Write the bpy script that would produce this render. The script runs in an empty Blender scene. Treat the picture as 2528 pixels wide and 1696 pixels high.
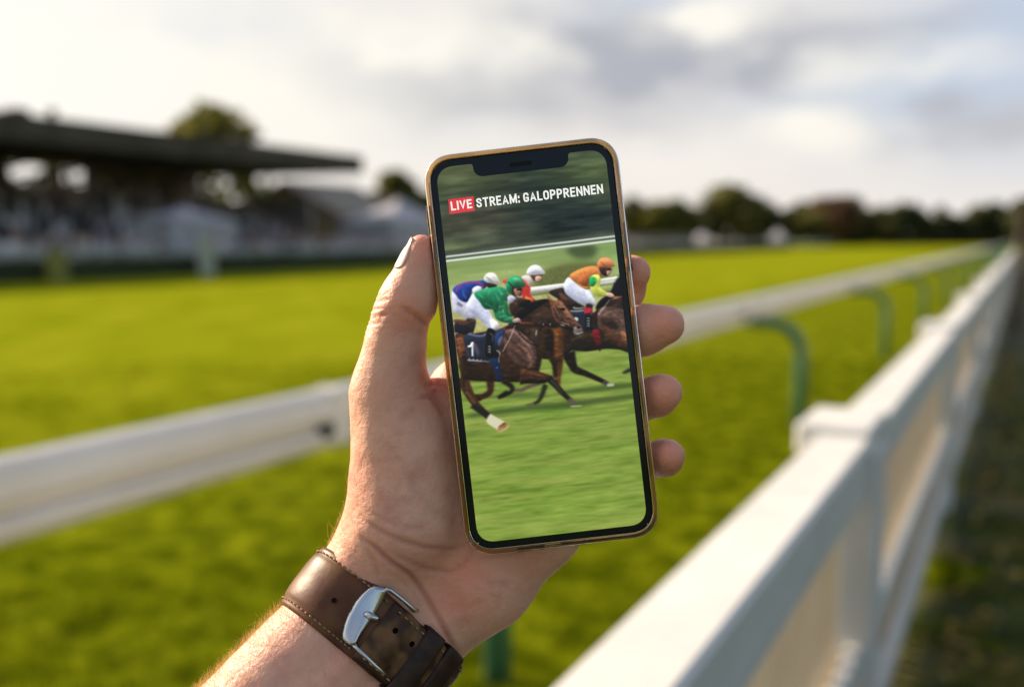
import bpy, bmesh, math, random
import numpy as np
from mathutils import Vector, Matrix
random.seed(7); rng = np.random.default_rng(7)
R = math.radians
SC = bpy.context.scene
COL = SC.collection
EXPO = 1.0

# ------------------------------------------------------------------ helpers
def tag(o, label=None, cat=None, group=None, kind=None):
    if label: o['label'] = label
    if cat: o['category'] = cat
    if group: o['group'] = group
    if kind: o['kind'] = kind
    return o
def empty(name, loc, label=None, cat=None, group=None):
    o = bpy.data.objects.new(name, None); COL.objects.link(o)
    o.location = loc; o.empty_display_size = .1
    return tag(o, label, cat, group)
def wloc(o):
    p = Vector(o.location)
    while o.parent: o = o.parent; p = p + Vector(o.location)
    return p
def mesh(name, V, F, mat, parent=None, smooth=False, loc=None):
    """one mesh object; V are world coordinates"""
    V = np.asarray(V, dtype=float).reshape(-1, 3)
    base = Vector(loc) if loc is not None else (wloc(parent) if parent else Vector((0, 0, 0)))
    me = bpy.data.meshes.new(name)
    V = V - np.array(base)
    if isinstance(F, np.ndarray):
        n, k = F.shape
        me.vertices.add(len(V)); me.vertices.foreach_set('co', V.astype(np.float32).ravel())
        me.loops.add(n * k); me.loops.foreach_set('vertex_index', F.astype(np.int32).ravel())
        me.polygons.add(n); me.polygons.foreach_set('loop_start', np.arange(0, n * k, k, dtype=np.int32))
        me.update(calc_edges=True); me.validate()
    else:
        me.from_pydata(V.tolist(), [], F); me.update()
    if smooth: me.polygons.foreach_set('use_smooth', [True] * len(me.polygons))
    if mat: me.materials.append(mat)
    o = bpy.data.objects.new(name, me); COL.objects.link(o)
    if parent is not None:
        o.parent = parent
        o.location = base - wloc(parent)
    else: o.location = base
    return o
class MB:
    def __init__(s): s.V = []; s.F = []
    def add(s, V, F):
        b = len(s.V); s.V += [tuple(v) for v in V]; s.F += [tuple(i + b for i in f) for f in F]; return s
    def box(s, c, h, ax=None, bev=0.0):
        ax = ax if ax is not None else np.eye(3)
        c = np.array(c, float); V = []
        if bev <= 0:
            for sz in (-1, 1):
                for sx, sy in ((-1, -1), (1, -1), (1, 1), (-1, 1)):
                    V.append(c + ax[0] * sx * h[0] + ax[1] * sy * h[1] + ax[2] * sz * h[2])
            return s.add(V, [(3, 2, 1, 0), (4, 5, 6, 7), (0, 1, 5, 4), (1, 2, 6, 5), (2, 3, 7, 6), (3, 0, 4, 7)])
        rings = [(-h[2], bev), (-h[2] + bev, 0), (h[2] - bev, 0), (h[2], bev)]
        for z, ins in rings:
            x, y, b = h[0] - ins, h[1] - ins, bev * (1 if ins == 0 else .6)
            for px, py in ((-x + b, -y), (x - b, -y), (x, -y + b), (x, y - b), (x - b, y), (-x + b, y), (-x, y - b), (-x, -y + b)):
                V.append(c + ax[0] * px + ax[1] * py + ax[2] * z)
        F = [tuple(range(7, -1, -1)), tuple(range(24, 32))]
        for r in range(3):
            for i in range(8):
                j = (i + 1) % 8; F.append((r * 8 + i, r * 8 + j, r * 8 + 8 + j, r * 8 + 8 + i))
        return s.add(V, F)
    def tube(s, path, rad, n=8, cap=True):
        path = np.array(path, float); m = len(path)
        rad = [rad] * m if np.isscalar(rad) else rad
        T = np.gradient(path, axis=0); T /= np.linalg.norm(T, axis=1)[:, None] + 1e-12
        ref = np.array([0, 0, 1.]) if abs(T[0][2]) < .9 else np.array([1., 0, 0])
        V = []
        for i in range(m):
            a = np.cross(T[i], ref); a /= np.linalg.norm(a) + 1e-12; b = np.cross(a, T[i]); ref = b
            for k in range(n):
                t = 2 * math.pi * k / n
                V.append(path[i] + (a * math.cos(t) + b * math.sin(t)) * rad[i])
        F = [(i * n + k, i * n + k + n, i * n + (k + 1) % n + n, i * n + (k + 1) % n) for i in range(m - 1) for k in range(n)]
        if cap: F += [tuple(range(n)), tuple(range((m - 1) * n + n - 1, (m - 1) * n - 1, -1))]
        return s.add(V, F)
    def build(s, name, mat, parent=None, smooth=False, loc=None):
        return mesh(name, s.V, s.F, mat, parent, smooth, loc)

# node material helper
def mat(name, col, rough=.6, metal=0., **kw):
    m = bpy.data.materials.new(name); m.use_nodes = True
    b = m.node_tree.nodes['Principled BSDF']
    b.inputs['Base Color'].default_value = (*col, 1); b.inputs['Roughness'].default_value = rough
    b.inputs['Metallic'].default_value = metal
    for k, v in kw.items(): b.inputs[k.replace('_', ' ')].default_value = v
    return m
def nodes(m): return m.node_tree.nodes, m.node_tree.links
def noise_col(m, c1, c2, scale, lo=.35, hi=.65, detail=4, stretch=None, bump=0, bscale=None, c3=None, scale3=None, target='Base Color'):
    N, L = nodes(m); b = N['Principled BSDF']
    tc = N.new('ShaderNodeTexCoord'); src = tc.outputs['Object']
    if stretch:
        mp = N.new('ShaderNodeMapping'); mp.inputs['Scale'].default_value = stretch; L.new(src, mp.inputs[0]); src = mp.outputs[0]
    n = N.new('ShaderNodeTexNoise'); n.inputs['Scale'].default_value = scale; n.inputs['Detail'].default_value = detail
    L.new(src, n.inputs['Vector'])
    r = N.new('ShaderNodeValToRGB'); r.color_ramp.elements[0].position = lo; r.color_ramp.elements[1].position = hi
    r.color_ramp.elements[0].color = (*c1, 1); r.color_ramp.elements[1].color = (*c2, 1)
    L.new(n.outputs['Fac'], r.inputs[0]); out = r.outputs[0]
    if c3:
        n3 = N.new('ShaderNodeTexNoise'); n3.inputs['Scale'].default_value = scale3; n3.inputs['Detail'].default_value = 2
        L.new(src, n3.inputs['Vector'])
        r3 = N.new('ShaderNodeValToRGB'); r3.color_ramp.elements[0].position = .48; r3.color_ramp.elements[1].position = .62
        L.new(n3.outputs['Fac'], r3.inputs[0])
        mx = N.new('ShaderNodeMix'); mx.data_type = 'RGBA'; mx.inputs['B'].default_value = (*c3, 1)
        L.new(out, mx.inputs['A']); L.new(r3.outputs[0], mx.inputs['Factor']); out = mx.outputs['Result']
    L.new(out, b.inputs[target])
    if bump:
        nb = N.new('ShaderNodeTexNoise'); nb.inputs['Scale'].default_value = bscale or scale * 3; nb.inputs['Detail'].default_value = 4
        L.new(src, nb.inputs['Vector'])
        bp = N.new('ShaderNodeBump'); bp.inputs['Strength'].default_value = 1; bp.inputs['Distance'].default_value = bump
        L.new(nb.outputs['Fac'], bp.inputs['Height']); L.new(bp.outputs[0], b.inputs['Normal'])
    return m
def add_translucent(m, col, fac):
    N, L = nodes(m); b = N['Principled BSDF']; out = N['Material Output']
    t = N.new('ShaderNodeBsdfTranslucent'); t.inputs[0].default_value = (*col, 1)
    mx = N.new('ShaderNodeMixShader'); mx.inputs[0].default_value = fac
    L.new(b.outputs[0], mx.inputs[1]); L.new(t.outputs[0], mx.inputs[2]); L.new(mx.outputs[0], out.inputs[0])
    return m

# ------------------------------------------------------------------ camera
F_PX = 2458.; H = 1.62; PITCH = math.atan((848 - 590) / F_PX)
cd = bpy.data.cameras.new('camera'); cam = bpy.data.objects.new('camera', cd); COL.objects.link(cam)
cam.location = (0, 0, H); cam.rotation_euler = (R(90) - PITCH, 0, 0)
cd.sensor_width = 36; cd.lens = 36 * F_PX / 2528; cd.clip_start = .02; cd.clip_end = 4000
cd.dof.use_dof = True; cd.dof.focus_distance = .362; cd.dof.aperture_fstop = 5.0; cd.dof.aperture_blades = 0
SC.camera = cam
FW = np.array([0, math.cos(PITCH), -math.sin(PITCH)]); UP = np.array([0, math.sin(PITCH), math.cos(PITCH)]); RT = np.array([1., 0, 0])
AZ = R(27.19)
U = np.array([math.sin(AZ), math.cos(AZ), 0]); NN = np.array([math.cos(AZ), -math.sin(AZ), 0]); ZZ = np.array([0, 0, 1.])
FR = np.array([U, NN, ZZ])
def sn(s, n, z): return U * s + NN * n + ZZ * z
def ray(px, py): return FW + RT * (px - 1264) / F_PX + UP * (848 - py) / F_PX
def at_depth(px, py, y):
    d = ray(px, py); return np.array([0, 0, H]) + d * y / d[1]
SC.view_settings.view_transform = 'Standard'; SC.view_settings.look = 'None'; SC.view_settings.exposure = EXPO; SC.view_settings.gamma = 1
SC.cycles.use_denoising = True; SC.cycles.max_bounces = 8; SC.cycles.transparent_max_bounces = 12
SC.cycles.sample_clamp_indirect = 6

# ------------------------------------------------------------------ light and sky
SUN_AZ, SUN_EL = R(-60), R(26)
sd = np.array([math.sin(SUN_AZ) * math.cos(SUN_EL), math.cos(SUN_AZ) * math.cos(SUN_EL), math.sin(SUN_EL)])
sl = bpy.data.lights.new('sun', 'SUN'); so = bpy.data.objects.new('sun', sl); COL.objects.link(so)
sl.energy = 5.0; sl.angle = R(.6); sl.color = (1, .81, .58)
so.rotation_euler = Vector(-sd).to_track_quat('-Z', 'Y').to_euler(); so.location = tuple(sd * 20)
w = bpy.data.worlds.new('World'); SC.world = w; w.use_nodes = True
N, L = w.node_tree.nodes, w.node_tree.links
N.clear()
def nd(t, **kw):
    n = N.new(t)
    for k, v in kw.items(): setattr(n, k, v)
    return n
def mth(op, a, b=None, c=None, clamp=False):
    n = nd('ShaderNodeMath', operation=op, use_clamp=clamp)
    for i, v in enumerate((a, b, c)):
        if v is None: continue
        if isinstance(v, (int, float)): n.inputs[i].default_value = v
        else: L.new(v, n.inputs[i])
    return n.outputs[0]
def mixc(f, a, b):
    n = nd('ShaderNodeMix', data_type='RGBA')
    for nm, v in (('Factor', f), ('A', a), ('B', b)):
        if isinstance(v, (int, float)): n.inputs[nm].default_value = v
        elif isinstance(v, tuple): n.inputs[nm].default_value = (*v, 1)
        else: L.new(v, n.inputs[nm])
    return n.outputs['Result']
tc = nd('ShaderNodeTexCoord'); sep = nd('ShaderNodeSeparateXYZ'); L.new(tc.outputs['Generated'], sep.inputs[0])
az = mth('ARCTAN2', sep.outputs[0], sep.outputs[1]); el = mth('ARCSINE', sep.outputs[2])
cmb = nd('ShaderNodeCombineXYZ'); L.new(mth('MULTIPLY', az, .55), cmb.inputs[0]); L.new(el, cmb.inputs[1])
nz = nd('ShaderNodeTexNoise'); nz.inputs['Scale'].default_value = 9; nz.inputs['Detail'].default_value = 5; nz.inputs['Roughness'].default_value = .5
L.new(cmb.outputs[0], nz.inputs['Vector'])
nz2 = nd('ShaderNodeTexNoise'); nz2.inputs['Scale'].default_value = 22; nz2.inputs['Detail'].default_value = 5
L.new(cmb.outputs[0], nz2.inputs['Vector'])
sepn = nd('ShaderNodeSeparateXYZ'); L.new(nz2.outputs['Color'], sepn.inputs[0])
azd = mth('ADD', az, mth('MULTIPLY', mth('SUBTRACT', sepn.outputs[0], .5), .16))
eld = mth('ADD', el, mth('MULTIPLY', mth('SUBTRACT', sepn.outputs[1], .5), .07))
def px_ae(px, py):
    a = math.atan((px - 1264) / F_PX); return a, math.atan((590 - py) / F_PX * math.cos(a))
def blob(px, py, rx, ry, amp):
    a0, e0 = px_ae(px, py); ra, re = rx / F_PX, ry / F_PX
    dx = mth('DIVIDE', mth('SUBTRACT', azd, a0), ra); dy = mth('DIVIDE', mth('SUBTRACT', eld, e0), re)
    d2 = mth('ADD', mth('MULTIPLY', dx, dx), mth('MULTIPLY', dy, dy))
    return mth('MULTIPLY', mth('POWER', 2.718, mth('MULTIPLY', d2, -1.0)), amp)
def fieldsum(bl):
    f = None
    for b in bl:
        v = blob(*b); f = v if f is None else mth('ADD', f, v)
    return f
grey = fieldsum([(950, 190, 260, 60, .5), (1140, 250, 330, 75, .9), (1400, 110, 260, 75, .55), (1660, 150, 330, 90, .95), (1960, 120, 300, 55, .3),
                 (2250, 70, 160, 40, .3), (2330, 300, 330, 50, .5), (2480, 330, 200, 60, .4), (1830, 200, 160, 45, .5), (1560, 300, 200, 40, .2), (780, 180, 100, 30, .25)])
blue = fieldsum([(2500, 60, 300, 220, .8), (2080, 250, 300, 70, .7), (1550, 40, 200, 60, .5), (420, 70, 300, 90, .6), (1750, 20, 150, 40, .5), (2450, 420, 300, 110, .45), (1050, 330, 200, 40, .3)])
bright = fieldsum([(1080, 110, 140, 70, .7), (1800, 40, 150, 60, .6), (2050, 340, 120, 60, .6), (-50, 260, 700, 420, 1.1), (600, 330, 500, 200, .7), (1290, 150, 90, 60, .7), (1700, 60, 120, 40, .6), (2080, 190, 160, 45, .5), (1960, 330, 120, 60, .6), (2330, 180, 120, 40, .4), (1560, 420, 300, 70, .6), (900, 60, 160, 60, .4)])
greyn = mth('MULTIPLY', grey, mth('ADD', -.05, mth('MULTIPLY', nz2.outputs['Fac'], 2.1)), clamp=True)
# colours are radiances as they end up on screen, divided by strength and exposure
K = 1 / (.1 * 2 ** EXPO)
def c(r, g, b):
    f = lambda x: ((x / 255 + .055) / 1.055) ** 2.4 if x > 10 else x / 255 / 12.92
    return (f(r) * K, f(g) * K, f(b) * K)
sky = nd('ShaderNodeTexSky', sky_type='NISHITA'); sky.sun_disc = False; sky.sun_elevation = SUN_EL; sky.sun_rotation = SUN_AZ
sky.air_density = 1.2; sky.dust_density = 2.5
base = mixc(blue, c(236, 232, 228), c(184, 202, 226))
base = mixc(greyn, base, c(178, 181, 191))
base = mixc(mth('MULTIPLY', bright, mth('ADD', .1, mth('MULTIPLY', nz2.outputs['Fac'], 1.9)), clamp=True), base, c(255, 251, 241))
hor = mth('MULTIPLY', mth('POWER', 2.718, mth('MULTIPLY', mth('MULTIPLY', el, el), -160)), .8)
base = mixc(hor, base, c(246, 238, 229))
sunny = mth('POWER', 2.718, mth('MULTIPLY', mth('MULTIPLY', mth('ADD', az, .62), mth('ADD', az, .62)), -14))
base = mixc(mth('MULTIPLY', sunny, .9), base, c(262, 258, 250))
# away from the view direction the clouds break up and blue sky shows
front = nd('ShaderNodeMapRange', interpolation_type='SMOOTHSTEP'); L.new(sep.outputs[1], front.inputs['Value'])
front.inputs['From Min'].default_value = -.1; front.inputs['From Max'].default_value = .5
rgt = nd('ShaderNodeMapRange', interpolation_type='SMOOTHSTEP'); L.new(az, rgt.inputs['Value']); rgt.inputs['From Min'].default_value = .5; rgt.inputs['From Max'].default_value = 1.1
base = mixc(mth('MULTIPLY', rgt.outputs[0], .9), base, c(112, 124, 146))  # dark sky added right of view to cut light on the fence side
low = nd('ShaderNodeMapRange', interpolation_type='SMOOTHSTEP'); L.new(el, low.inputs['Value'])
low.inputs['From Min'].default_value = .95; low.inputs['From Max'].default_value = .3
fr = mth('MULTIPLY', front.outputs[0], low.outputs[0])
nz3 = nd('ShaderNodeTexNoise'); nz3.inputs['Scale'].default_value = 2.2; nz3.inputs['Detail'].default_value = 5
L.new(tc.outputs['Generated'], nz3.inputs['Vector'])
cl = nd('ShaderNodeMapRange', interpolation_type='SMOOTHSTEP'); L.new(nz3.outputs['Fac'], cl.inputs['Value'])
cl.inputs['From Min'].default_value = .45; cl.inputs['From Max'].default_value = .65
other = mixc(mth('MULTIPLY', mth('MULTIPLY', cl.outputs[0], .85), mth('SUBTRACT', 1.0, mth('MULTIPLY', rgt.outputs[0], .7))), sky.outputs[0], c(250, 242, 236))
fin = mixc(fr, other, base)
bg = nd('ShaderNodeBackground'); bg.inputs[1].default_value = .1; L.new(fin, bg.inputs[0])
wo = nd('ShaderNodeOutputWorld'); L.new(bg.outputs[0], wo.inputs[0])

# ------------------------------------------------------------------ ground
def vnoise(x, y, seed=0):
    xi = np.floor(x).astype(np.int64); yi = np.floor(y).astype(np.int64); fx = x - xi; fy = y - yi
    fx = fx * fx * (3 - 2 * fx); fy = fy * fy * (3 - 2 * fy)
    def h(a, b):
        v = np.sin((a * 127.1 + b * 311.7 + seed * 74.7)) * 43758.5453
        return v - np.floor(v)
    return (h(xi, yi) * (1 - fx) + h(xi + 1, yi) * fx) * (1 - fy) + (h(xi, yi + 1) * (1 - fx) + h(xi + 1, yi + 1) * fx) * fy
def ground_z(x, y):
    d = np.hypot(x, y); f = np.exp(-(d / 14) ** 2)
    return -.005 + f * (.05 * (vnoise(x * 2.3, y * 2.3, 1) - .5) + .035 * (vnoise(x * 6, y * 6, 2) - .5))
t = np.sinh(np.linspace(-7.2, 7.2, 361)) / np.sinh(7.2) * 1500
gx, gy = np.meshgrid(t, t)
V = np.stack([gx.ravel(), gy.ravel(), ground_z(gx, gy).ravel()], 1)
idx = np.arange(361 * 361).reshape(361, 361)
F = np.stack([idx[:-1, :-1].ravel(), idx[:-1, 1:].ravel(), idx[1:, 1:].ravel(), idx[1:, :-1].ravel()], 1)
mg = mat('turf', (.1, .12, .01), .75); bg_ = mg.node_tree.nodes['Principled BSDF']; bg_.inputs['Specular IOR Level'].default_value = 0; bg_.inputs['Roughness'].default_value = 1
N2, L2 = nodes(mg)
def gtex(s, d, lo_, hi_, ca, cb, st=None):
    tc_ = N2.new('ShaderNodeTexCoord'); v = tc_.outputs['Object']
    if st:
        mp_ = N2.new('ShaderNodeMapping'); mp_.inputs['Rotation'].default_value = (0, 0, AZ); mp_.inputs['Scale'].default_value = st; L2.new(v, mp_.inputs[0]); v = mp_.outputs[0]
    n_ = N2.new('ShaderNodeTexNoise'); n_.inputs['Scale'].default_value = s; n_.inputs['Detail'].default_value = d; L2.new(v, n_.inputs['Vector'])
    r_ = N2.new('ShaderNodeValToRGB'); r_.color_ramp.elements[0].position = lo_; r_.color_ramp.elements[1].position = hi_
    r_.color_ramp.elements[0].color = (*ca, 1); r_.color_ramp.elements[1].color = (*cb, 1); L2.new(n_.outputs['Fac'], r_.inputs[0]); return r_.outputs[0]
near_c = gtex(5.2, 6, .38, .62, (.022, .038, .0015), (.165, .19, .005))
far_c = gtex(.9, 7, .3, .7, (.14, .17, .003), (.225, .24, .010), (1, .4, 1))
# turf grades over some metres from dark mottled green to a lighter, yellower racing strip
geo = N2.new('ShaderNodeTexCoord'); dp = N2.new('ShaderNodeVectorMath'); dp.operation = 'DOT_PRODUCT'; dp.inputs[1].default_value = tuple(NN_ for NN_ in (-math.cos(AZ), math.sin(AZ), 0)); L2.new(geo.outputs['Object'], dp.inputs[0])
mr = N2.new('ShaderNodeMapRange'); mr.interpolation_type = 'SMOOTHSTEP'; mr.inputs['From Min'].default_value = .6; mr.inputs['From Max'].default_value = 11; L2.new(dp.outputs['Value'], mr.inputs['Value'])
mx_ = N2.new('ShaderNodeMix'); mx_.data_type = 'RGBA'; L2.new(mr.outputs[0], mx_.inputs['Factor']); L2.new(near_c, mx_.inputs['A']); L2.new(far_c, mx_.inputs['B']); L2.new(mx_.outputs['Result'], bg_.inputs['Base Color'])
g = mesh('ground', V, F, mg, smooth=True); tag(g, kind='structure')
# racing turf: a lighter, more yellow band of track beyond the rail
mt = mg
P = [sn(-60, -2.6, .012), sn(420, -2.6, .012), sn(420, -31.5, .012), sn(-60, -31.5, .012)]
Vt = []; nS, nW = 160, 24
for i in range(nS + 1):
    for j in range(nW + 1):
        s_ = -60 + 480 * (i / nS) ** 1.0; n_ = -4.2 - .25 * math.sin(s_ * .7) - 27.3 * j / nW
        p = sn(s_, n_, 0); p[2] = float(ground_z(p[0:1], p[1:2])[0]) + .009; Vt.append(p)
Ft = [(i * (nW + 1) + j, i * (nW + 1) + j + 1, (i + 1) * (nW + 1) + j + 1, (i + 1) * (nW + 1) + j) for i in range(nS) for j in range(nW)]
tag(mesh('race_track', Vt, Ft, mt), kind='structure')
# standing grass tufts near the camera
def grass_patch():
    M = 150000
    s_ = rng.uniform(.3, 1, M) ** 1.0; d = 1.0 + 13 * rng.random(M) ** 1.6
    a = rng.uniform(R(-34), R(36), M)
    x = d * np.sin(a); y = d * np.cos(a)
    m = vnoise(x * 3.1, y * 3.1, 5); hgt = .022 + .035 * m * rng.random(M) + .012 * (d < 5)
    nn = x * NN[0] + y * NN[1]
    hgt = np.where(nn > -.15, hgt * 1.5, hgt)
    th = rng.uniform(0, 2 * math.pi, M); wd = (.0022 + .0006 * d) ; ln = rng.uniform(.1, .8, M) * hgt; tl = rng.uniform(0, 2 * math.pi, M)
    z0 = ground_z(x, y) - .004
    b0 = np.stack([x - np.cos(th) * wd, y - np.sin(th) * wd, z0], 1); b1 = np.stack([x + np.cos(th) * wd, y + np.sin(th) * wd, z0], 1)
    tp = np.stack([x + np.cos(tl) * ln, y + np.sin(tl) * ln, z0 + hgt], 1)
    V = np.stack([b0, b1, tp], 1).reshape(-1, 3)
    return V, np.arange(3 * M).reshape(-1, 3)
gm = mat('grass_blade', (.1, .13, .01), .6); gm.node_tree.nodes['Principled BSDF'].inputs['Specular IOR Level'].default_value = 0
noise_col(gm, (.014, .028, .001), (.19, .215, .006), 5.2, .41, .59, 5)
add_translucent(gm, (.15, .19, .002), .4)
gv, gf = grass_patch()
tag(mesh('grass', gv, gf, gm), 'short green turf blades around the rails', 'grass', kind='stuff')
# spectator side grass and fallen leaves, the plank fence's shade painted into the green
sm = mat('shaded_turf', (.03, .04, .01), .9)
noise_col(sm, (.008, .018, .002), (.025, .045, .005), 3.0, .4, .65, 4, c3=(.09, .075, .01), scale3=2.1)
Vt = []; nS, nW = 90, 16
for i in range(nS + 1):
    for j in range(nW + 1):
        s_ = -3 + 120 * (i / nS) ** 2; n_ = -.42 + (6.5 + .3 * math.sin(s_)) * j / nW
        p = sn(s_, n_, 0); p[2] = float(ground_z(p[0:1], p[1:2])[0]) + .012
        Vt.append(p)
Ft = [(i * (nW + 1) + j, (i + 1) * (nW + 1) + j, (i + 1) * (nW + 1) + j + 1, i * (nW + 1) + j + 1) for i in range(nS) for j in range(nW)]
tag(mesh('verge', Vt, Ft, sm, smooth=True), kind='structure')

# ------------------------------------------------------------------ running rail
m_white = mat('rail_paint', (.74, .72, .69), .32); noise_col(m_white, (.62, .575, .52), (.72, .68, .635), 3, .3, .7)
m_green = mat('green_paint', (.045, .16, .09), .4); noise_col(m_green, (.035, .13, .075), (.06, .18, .1), 8)
m_dark = mat('dark_gap', (.03, .03, .03), .8)
rail = empty('running_rail', sn(3, -2.1, 0), 'white aluminium running rail on curved green posts along the turf track', 'rail')
prof = [(-.035, .0), (-.045, .03), (-.05, .07), (-.045, .11), (-.025, .14), (0, .148), (.03, .14), (.05, .112), (.056, .08), (.050, .066),
        (.016, .056), (.016, .044), (.044, .036), (.050, .02), (.042, .0), (.02, -.014), (-.02, -.012)]
prof = [(a, b * 1.28) for a, b in prof]
ZR = 1.12 - .148 * 1.28
S = [-6 + i * .5 for i in range(0, 60)] + [24 + i * 6 for i in range(60)]
Vr = []; 
for s_ in S:
    for a, b in prof: Vr.append(sn(s_, -2.1 + a, ZR + b))
n = len(prof)
Fr = [(i * n + k, i * n + (k + 1) % n, (i + 1) * n + (k + 1) % n, (i + 1) * n + k) for i in range(len(S) - 1) for k in range(n)]
o = mesh('rail_bar', Vr, Fr, m_white, rail)
for s0 in (2.72, 8.35, 14.0):
    b = MB(); b.box(sn(s0, -2.095, ZR + .086), (.045, .056, .1), FR, .014); b.build('joint_sleeve', m_white, rail)
    b = MB(); b.box(sn(s0 - .075, -2.066, ZR + .045), (.03, .022, .02), FR, .006); b.build('joint_clip', m_dark, rail)
def gooseneck(s0):
    b = MB(); pth = []
    off = .45; zt = ZR - .005
    pth += [sn(s0, -2.14, zt + .0), sn(s0, -2.08, zt - .012)]
    r = .26
    pth.append(sn(s0, -2.1 + off - r, zt - .02))
    for k in range(1, 9):
        a = k / 8 * math.pi / 2
        pth.append(sn(s0, -2.1 + off - r + r * math.sin(a), zt - .02 - r * (1 - math.cos(a))))
    pth.append(sn(s0, -2.1 + off, -.1))
    b.tube(pth, .052, 12)
    return b.build('post', m_green, rail, True)
ps0 = [3.1, 8.58, 14.4] + [20.2 + 5.7 * i for i in range(16)]
for s0 in [-2.4] + ps0: gooseneck(s0)

# ------------------------------------------------------------------ white plank fence
m_pl = mat('white_plank', (.78, .75, .71), .45)
noise_col(m_pl, (.55, .545, .53), (.65, .64, .625), 6, .3, .7, 5, bump=.0006, bscale=40)
m_pk = mat('cream_picket', (.7, .6, .46), .6); noise_col(m_pk, (.62, .53, .40), (.74, .66, .53), 5, .3, .7, 4)
add_translucent(m_pk, (.7, .6, .42), .25)
fence = empty('plank_fence', sn(2.85, -.404, 0), 'white painted fence with flat cap board and cream pickets running towards the far corner', 'fence')
SE = 75
def longbox(s0, s1, n0, n1, z0, z1, bev, name, seg=None):
    b = MB(); cuts = [s0]
    while cuts[-1] < s1: cuts.append(min(s1, cuts[-1] + 3.5))
    for a_, b_ in zip(cuts[:-1], cuts[1:]):
        b.box(sn((a_ + b_) / 2, (n0 + n1) / 2, (z0 + z1) / 2), ((b_ - a_) / 2 - .0012, (n1 - n0) / 2, (z1 - z0) / 2), FR, bev)
    return b.build(name, m_pl, fence)
longbox(-3.3 + .0, SE, -.473, -.335, 1.062, 1.10, .009, 'cap_board')
longbox(-3.3, SE, -.372, -.345, .985, 1.060, .006, 'top_board')
longbox(-3.3, SE, -.386, -.352, .925, .982, .006, 'top_board')
longbox(-3.3, SE, -.386, -.345, .44, .52, .006, 'middle_board')
longbox(-3.3, SE, -.386, -.345, .10, .19, .006, 'bottom_board')
for i in range(-2, 21):
    s0 = 2.86 + i * 3.5
    b = MB(); b.box(sn(s0, -.398, .50), (.11, .075, .555), FR, .006)
    po = b.build('post', m_pl, fence)
    b = MB(); b.box(sn(s0, -.4315, 1.085), (.15, .1, .044), FR, .009); b.build('post_cap', m_pl, po)
    b = MB()
    for k in range(34):
        sk = s0 + .17 + k * (3.16 / 33)
        b.box(sn(sk, -.412, .50), (.033, .008, .455), FR, .004)
    b.build('picket_panel', m_pk, fence)
# ------------------------------------------------------------------ far background
def on_n(px, py, n_):
    d = ray(px, py); t_ = n_ / (d @ NN); P_ = np.array([0, 0, H]) + d * t_; return P_ @ U, P_[2]
m_roof = mat('stand_roof', (.045, .036, .025), .8); noise_col(m_roof, (.045, .034, .022), (.085, .068, .048), .8)
m_conc = mat('stand_concrete', (.12, .11, .10), .9); noise_col(m_conc, (.18, .17, .17), (.28, .26, .26), .6)
m_seat = mat('stand_seats', (.07, .065, .08), .7); noise_col(m_seat, (.10, .09, .12), (.3, .28, .30), 1.2, .4, .6)
m_canvas = mat('tent_canvas', (.5, .5, .54), .7); noise_col(m_canvas, (.30, .29, .33), (.46, .45, .5), 1)
m_hedge = mat('hedge_leaves', (.02, .03, .008), .8); noise_col(m_hedge, (.012, .02, .004), (.035, .05, .012), 3)
m_rail2 = mat('far_rail_paint', (.45, .45, .40), .5); noise_col(m_rail2, (.4, .4, .36), (.5, .5, .45), 2)

st = empty('grandstand', sn(40, -50, 0), 'long dark roofed grandstand with tiered rows behind the hedge at left', 'grandstand')
S0, S1 = 16, 57
b = MB()
rp = [(-41.5, 6.15), (-41.5, 7.35), (-50, 7.5), (-57, 6.9), (-57, 6.3), (-50, 6.2)]
V = [sn(s_, a, z) for s_ in (S0, S1 + 1) for a, z in rp]
k = len(rp)
b.add(V, [tuple(range(k)), tuple(range(2 * k - 1, k - 1, -1))] + [(i, i + k, (i + 1) % k + k, (i + 1) % k) for i in range(k)])
rf = b.build('roof', m_roof, st)
b = MB()
for s_ in np.arange(S0 + 1, S1, 4.0):
    b.tube([sn(s_, -41.8, 6.95), sn(s_, -50, 5.6), sn(s_, -56, 5.2)], .11, 6)
b.build('roof_truss', m_roof, st)
for s_ in np.arange(S0 + 1, S1 + 1, 8.0):
    b = MB(); b.tube([sn(s_, -50.5, 1), sn(s_, -50.5, 6.6)], .14, 8); b.build('column', m_roof, st)
for s_ in (33.6, 49.4):
    b = MB(); b.box(sn(s_, -45, 7.6), (.5, .5, .45), FR, .08); b.build('roof_vent', m_roof, rf)
# back wall with openings near the eaves
ops = []
for a_, b_ in ((20, 128), (152, 206), (690, 818)):
    s0_, _ = on_n(a_, 410, -56); s1_, _ = on_n(b_, 410, -56); ops.append((s0_, s1_))
for i in (640,): pass
b = MB(); cur = S0
zt, zb = 6.32, 5.15
b.box(sn((S0 + S1) / 2, -56, zb / 2), ((S1 - S0) / 2, .15, zb / 2), FR)
for s0_, s1_ in ops + [(S1, S1)]:
    if s0_ > cur: b.box(sn((cur + min(s0_, S1)) / 2, -56, (zb + zt) / 2 + .01), ((min(s0_, S1) - cur) / 2, .15, (zt - zb) / 2 - .0), FR)
    cur = s1_
b.build('back_wall', m_conc, st)
b = MB()
for i in range(9):
    b.box(sn((S0 + S1) / 2, -46 - i * 1.05, (.9 + i * .38) / 2), ((S1 - S0) / 2, .52, (.9 + i * .38) / 2), FR)
b.build('tiers', m_conc, st)
b = MB()
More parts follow.
